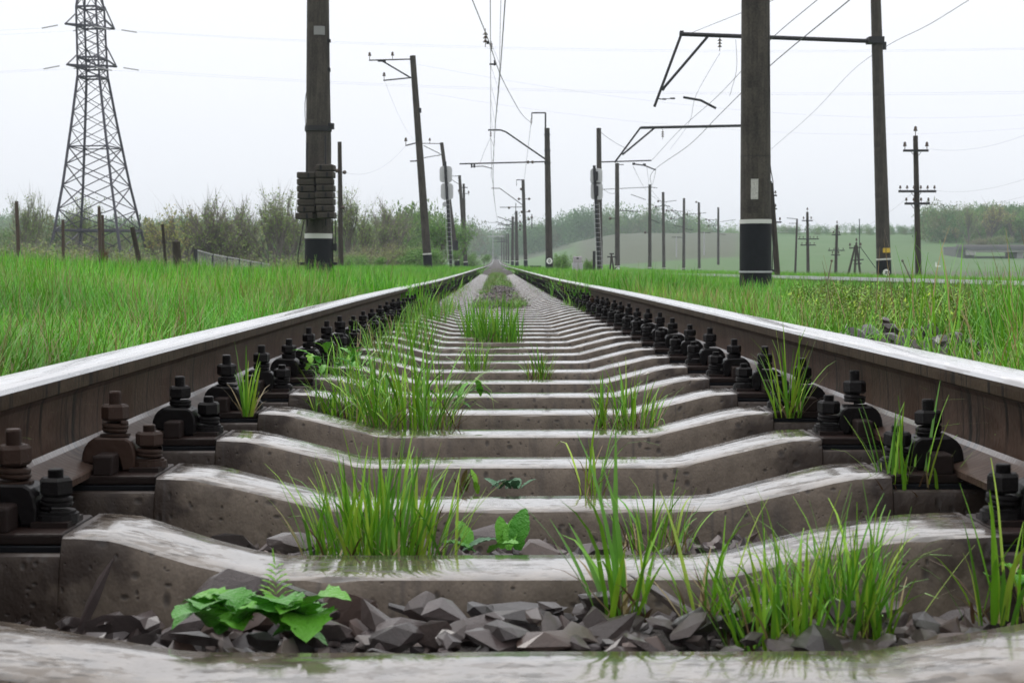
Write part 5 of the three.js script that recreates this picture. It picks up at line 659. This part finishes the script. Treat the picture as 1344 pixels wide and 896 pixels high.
for (const a of [
  ['shrub', 'olive shrub at the left edge behind the bank', 'shrub', -15, 283, 80, 1.3], ['shrub', 'olive shrub behind the thin rusty post', 'shrub', 22, 279, 84, 1.2], ['tan', 'brownish shrub left of the tower foot', 'shrub', 55, 282, 78, 1.3], ['bare', 'thin bare tree with a tall tip left of the tower', 'tree', 32, 262, 120, 0.7], ['shrub', 'olive shrub seen through the left tower leg', 'shrub', 88, 284, 86, 1.2], ['bare', 'bare tree seen through the tower', 'tree', 103, 264, 125, 0.8], ['tan', 'brown shrub seen through the middle of the tower', 'shrub', 118, 290, 82, 1.3], ['shrub', 'grey green shrub behind the right tower leg', 'shrub', 160, 300, 95, 1.3],
  ['shrub', 'low shrub behind the crooked post', 'shrub', 198, 300, 90, 1.4], ['bud', 'orange green budding tree behind the stump', 'tree', 238, 270, 100, 0.9], ['bud', 'yellow green budding tree left of the purple bare tree', 'tree', 215, 282, 110, 0.9], ['bare2', 'wide purplish bare tree above the mesh fence', 'tree', 292, 269, 98, 0.85], ['bare2', 'second purplish bare tree right of the wide one', 'tree', 318, 276, 104, 0.8], ['shrub', 'olive shrub low behind the mesh fence', 'shrub', 270, 312, 96, 1.5], ['tan', 'brown shrub at the low end of the mesh fence', 'shrub', 325, 308, 98, 1.4],
  ['bare', 'tall twiggy tree left of the counterweights', 'tree', 362, 257, 95, 0.95], ['bare', 'twiggy tree close beside the counterweight mast', 'tree', 385, 270, 100, 0.9], ['shrub', 'green grey shrub below the counterweights', 'shrub', 378, 305, 92, 1.5], ['shrub', 'shrub between fence end and thick mast', 'shrub', 352, 312, 98, 1.4],
  ['bare', 'dark bare tree behind the slim wooden pole', 'tree', 456, 255, 90, 0.8], ['bare2', 'rounded bare tree right of the slim pole', 'tree', 512, 271, 120, 0.9], ['bare', 'small bare tree between slim pole and leaning mast', 'tree', 478, 285, 110, 0.9], ['tan', 'tan shrub between the slim pole and leaning mast', 'shrub', 490, 303, 85, 1.6], ['tan', 'second tan shrub close before the leaning mast', 'shrub', 520, 300, 90, 1.5], ['green', 'low fresh green bush at the foot of the slim pole', 'bush', 478, 328, 70, 1.6], ['shrub', 'yellow green shrub behind the slim pole', 'shrub', 462, 318, 75, 1.4],
  ['leafy', 'green tree just right of the leaning mast', 'tree', 578, 291, 112, 0.85], ['green', 'green bush at the foot of the leaning mast', 'bush', 548, 316, 88, 1.6], ['green', 'bush left of the left signal foot', 'bush', 574, 318, 95, 1.4], ['leafy', 'green tree behind the left signal', 'tree', 597, 298, 130, 0.9], ['green', 'hazy bush right of the far leaning mast', 'bush', 622, 326, 150, 1.5], ['green', 'bush between leaning mast and tan shrubs', 'bush', 530, 322, 100, 1.3],
  ['green', 'small yellowish bush left of the pale marker post', 'bush', 744, 326, 90, 0.9], ['shrub', 'thin shrub right of the tall right mast', 'shrub', 733, 332, 95, 0.8], ['green', 'dark green small bush right of the pale marker post', 'bush', 768, 335, 75, 0.7],
  ['bare', 'tall bare tree above the left end of the bridge', 'tree', 1272, 271, 330, 0.9], ['bud', 'large brown budding tree above the bridge', 'tree', 1302, 266, 340, 1.0], ['bud', 'yellow green budding tree above the bridge', 'tree', 1330, 275, 350, 1.0], ['bare2', 'bare tree between the two tallest trees above the bridge', 'tree', 1290, 278, 345, 1.0], ['leafy', 'dark green tree left of the bridge', 'tree', 1240, 300, 360, 1.2], ['leafy', 'dark green tree at the right edge above the bridge', 'tree', 1346, 283, 340, 1.2], ['shrub', 'low greyish shrub on the slope left of the bridge', 'shrub', 1222, 304, 380, 1.8], ['bud', 'small budding tree left of the bridge end', 'tree', 1256, 296, 350, 1.0], ['tan', 'grey brown scrub behind the bridge rail', 'shrub', 1282, 305, 330, 1.9], ['shrub', 'dark scrub behind the middle of the bridge', 'shrub', 1315, 303, 330, 1.9]]) plant(...a);
{ // hazy woods on the rising ground
  const r = rng(61), B = [0, 1, 2].map((s) => { const q = rng(70 + s), b = new Blades(); for (let k = 0; k < 800; k++) { const lobe = Math.floor(q() * 7), la = lobe * 0.9, cx = lobe ? 0.45 * Math.cos(la) : 0, cz = lobe ? 0.45 * Math.sin(la) : 0, cy = 0.62 + 0.22 * Math.sin(lobe * 2.1 + s) + (lobe ? 0 : 0.12), t = q() * 6.28, u = q() * 2 - 1, w = Math.sqrt(1 - u * u), R = 0.36 * (0.75 + 0.35 * q()), p = V(cx + R * w * Math.cos(t), cy + R * u, cz + R * w * Math.sin(t)), l = 0.035 + 0.06 * q(), rv = () => V(q() - 0.5, q() - 0.5, q() - 0.5).normalize().multiplyScalar(l), e = rv(), f = rv(), g = 0.7 + 0.6 * q(); b.tri(p.toArray(), p.clone().add(e).toArray(), p.clone().add(f).toArray(), [g, g, g]); } return b.geo(); });
  const N = 4500, ims = B.map((g) => new THREE.InstancedMesh(g, M.leaf, N / 3)), q = new THREE.Quaternion(), c = new THREE.Color();
  for (let i = 0; i < N; i++) {
    let X, Z; if (i >= 3600) { Z = 170 + 190 * r(); X = -Z * (0.03 + 0.34 * r()) - 3; } else if (i >= 3000) { Z = 350 + 110 * r(); X = Z * (0.285 + 0.13 * r() ** 0.8); if (r() < 0.18) { Z = 430 + 30 * r(); X = Z * (0.17 + 0.12 * r()); } } else do { Z = 560 + 300 * r(); X = (r() * 2 - 1) * (0.5 * Z + 40); } while ((X > 0.155 * Z + 30 * (fbm(Z * 0.02, 3, 2) - 0.5) && Z < 800 && X < 0.3 * Z) || (Math.abs(X) < 5 + 0.004 * Z && Z < 680));
    const h = (8 + 5 * r()) * (0.8 + 0.5 * fbm(X * 0.02 + 7, Z * 0.02, 3)) * (X > 0.015 * Z ? lerp(0.82, 0.6, sm(0.1, 0.16, X / Z)) : 1); q.setFromEuler(new THREE.Euler(0, r() * 6.28, 0)); const h2 = i >= 3600 ? (4.2 + 2.6 * r()) * (X / Z > -0.1 ? 1.15 : 1) : i >= 3000 ? h * (X / Z > 0.285 ? 0.95 : 0.4) : h;
    ims[i % 3].setMatrixAt(Math.floor(i / 3), new THREE.Matrix4().compose(V(X, groundY(X, Z) - 0.5, -Z), q, V(h2 * 0.62, h2, h2 * 0.62))); const k = r(), base = i >= 3600 ? (k < 0.4 ? [0.13, 0.23, 0.05] : k < 0.75 ? [0.09, 0.17, 0.045] : [0.17, 0.18, 0.08]) : k < 0.55 ? [0.085, 0.2, 0.055] : k < 0.85 ? [0.15, 0.27, 0.065] : [0.16, 0.19, 0.085], f = 0.75 + 0.5 * r(); ims[i % 3].setColorAt(Math.floor(i / 3), c.setRGB(...base.map((v) => v * f)));
  }
  const holder = tag(Object.assign(new THREE.Group(), { name: 'forest' }), 'hazy spring woods covering the far hills', null, null, 'stuff'); scene.add(holder); for (const im of ims) { im.name = 'tree_crowns'; im.userData.kind = 'stuff'; holder.add(im); }
}
{ // bridge at the right edge
  const Z = 300, t = thing('bridge', 'low grey concrete bridge at the right edge of the field', 'bridge', null, P(1256, 345, Z)), q = (x, y, dz = 0) => P(x, y, Z).sub(t.position).add(V(0, 0, dz)), y = (py) => q(1300, py).y, x = (px) => q(px, 330).x, R = x(1480);
  mesh('deck', box(R - x(1256), y(323.5) - y(327.5), 9, (R + x(1256)) / 2, (y(323.5) + y(327.5)) / 2, -4.5), std({ color: lin(0.11, 0.11, 0.12), roughness: 0.9 }), t);
  mesh('parapet', box(R - x(1256), y(321) - y(323.4), 0.25, (R + x(1256)) / 2, (y(321) + y(323.4)) / 2, -0.2), std({ color: lin(0.19, 0.18, 0.18), roughness: 0.9 }), t);
  for (let k = 0; k < 5; k++) mesh('girder', box(R - x(1268), y(327.5) - y(330.5), 0.6, (R + x(1268)) / 2, (y(327.6) + y(330.6)) / 2, -0.6 - k * 1.8), M.concrete, t);
  mesh('abutment', box(x(1280) - x(1256), y(327.6) - y(345) + 3, 8.4, (x(1280) + x(1256)) / 2, (y(327.7) + y(345) - 3) / 2, -4.6), std({ color: lin(0.12, 0.13, 0.12), roughness: 0.95 }), t);
  mesh('bearing_shelf', box(x(1280) - x(1268), y(330) - y(335), 1, (x(1280) + x(1268)) / 2, (y(330.7) + y(334)) / 2, 0), M.concrete, t);
  for (const px of [1342, 1400]) mesh('pier', box(1.3, y(330.6) - y(350) + 2, 7, x(px), (y(330.8) + y(350) - 2) / 2, -4.5), M.concrete, t);
}
{ const t = thing('roadside_post', 'tiny white posts in the far field left of the bridge', 'post', null, P(1233, 352, 200)), q = (x, y) => P(x, y, 200).sub(t.position); mesh('post', beam(q(1229, 352), q(1229, 344), 0.12), M.white, t); mesh('board', box(0.6, 0.3, 0.04, q(1232, 350).x, q(1232, 350).y, 0), M.white, t); }
renderer.render(scene, camera);
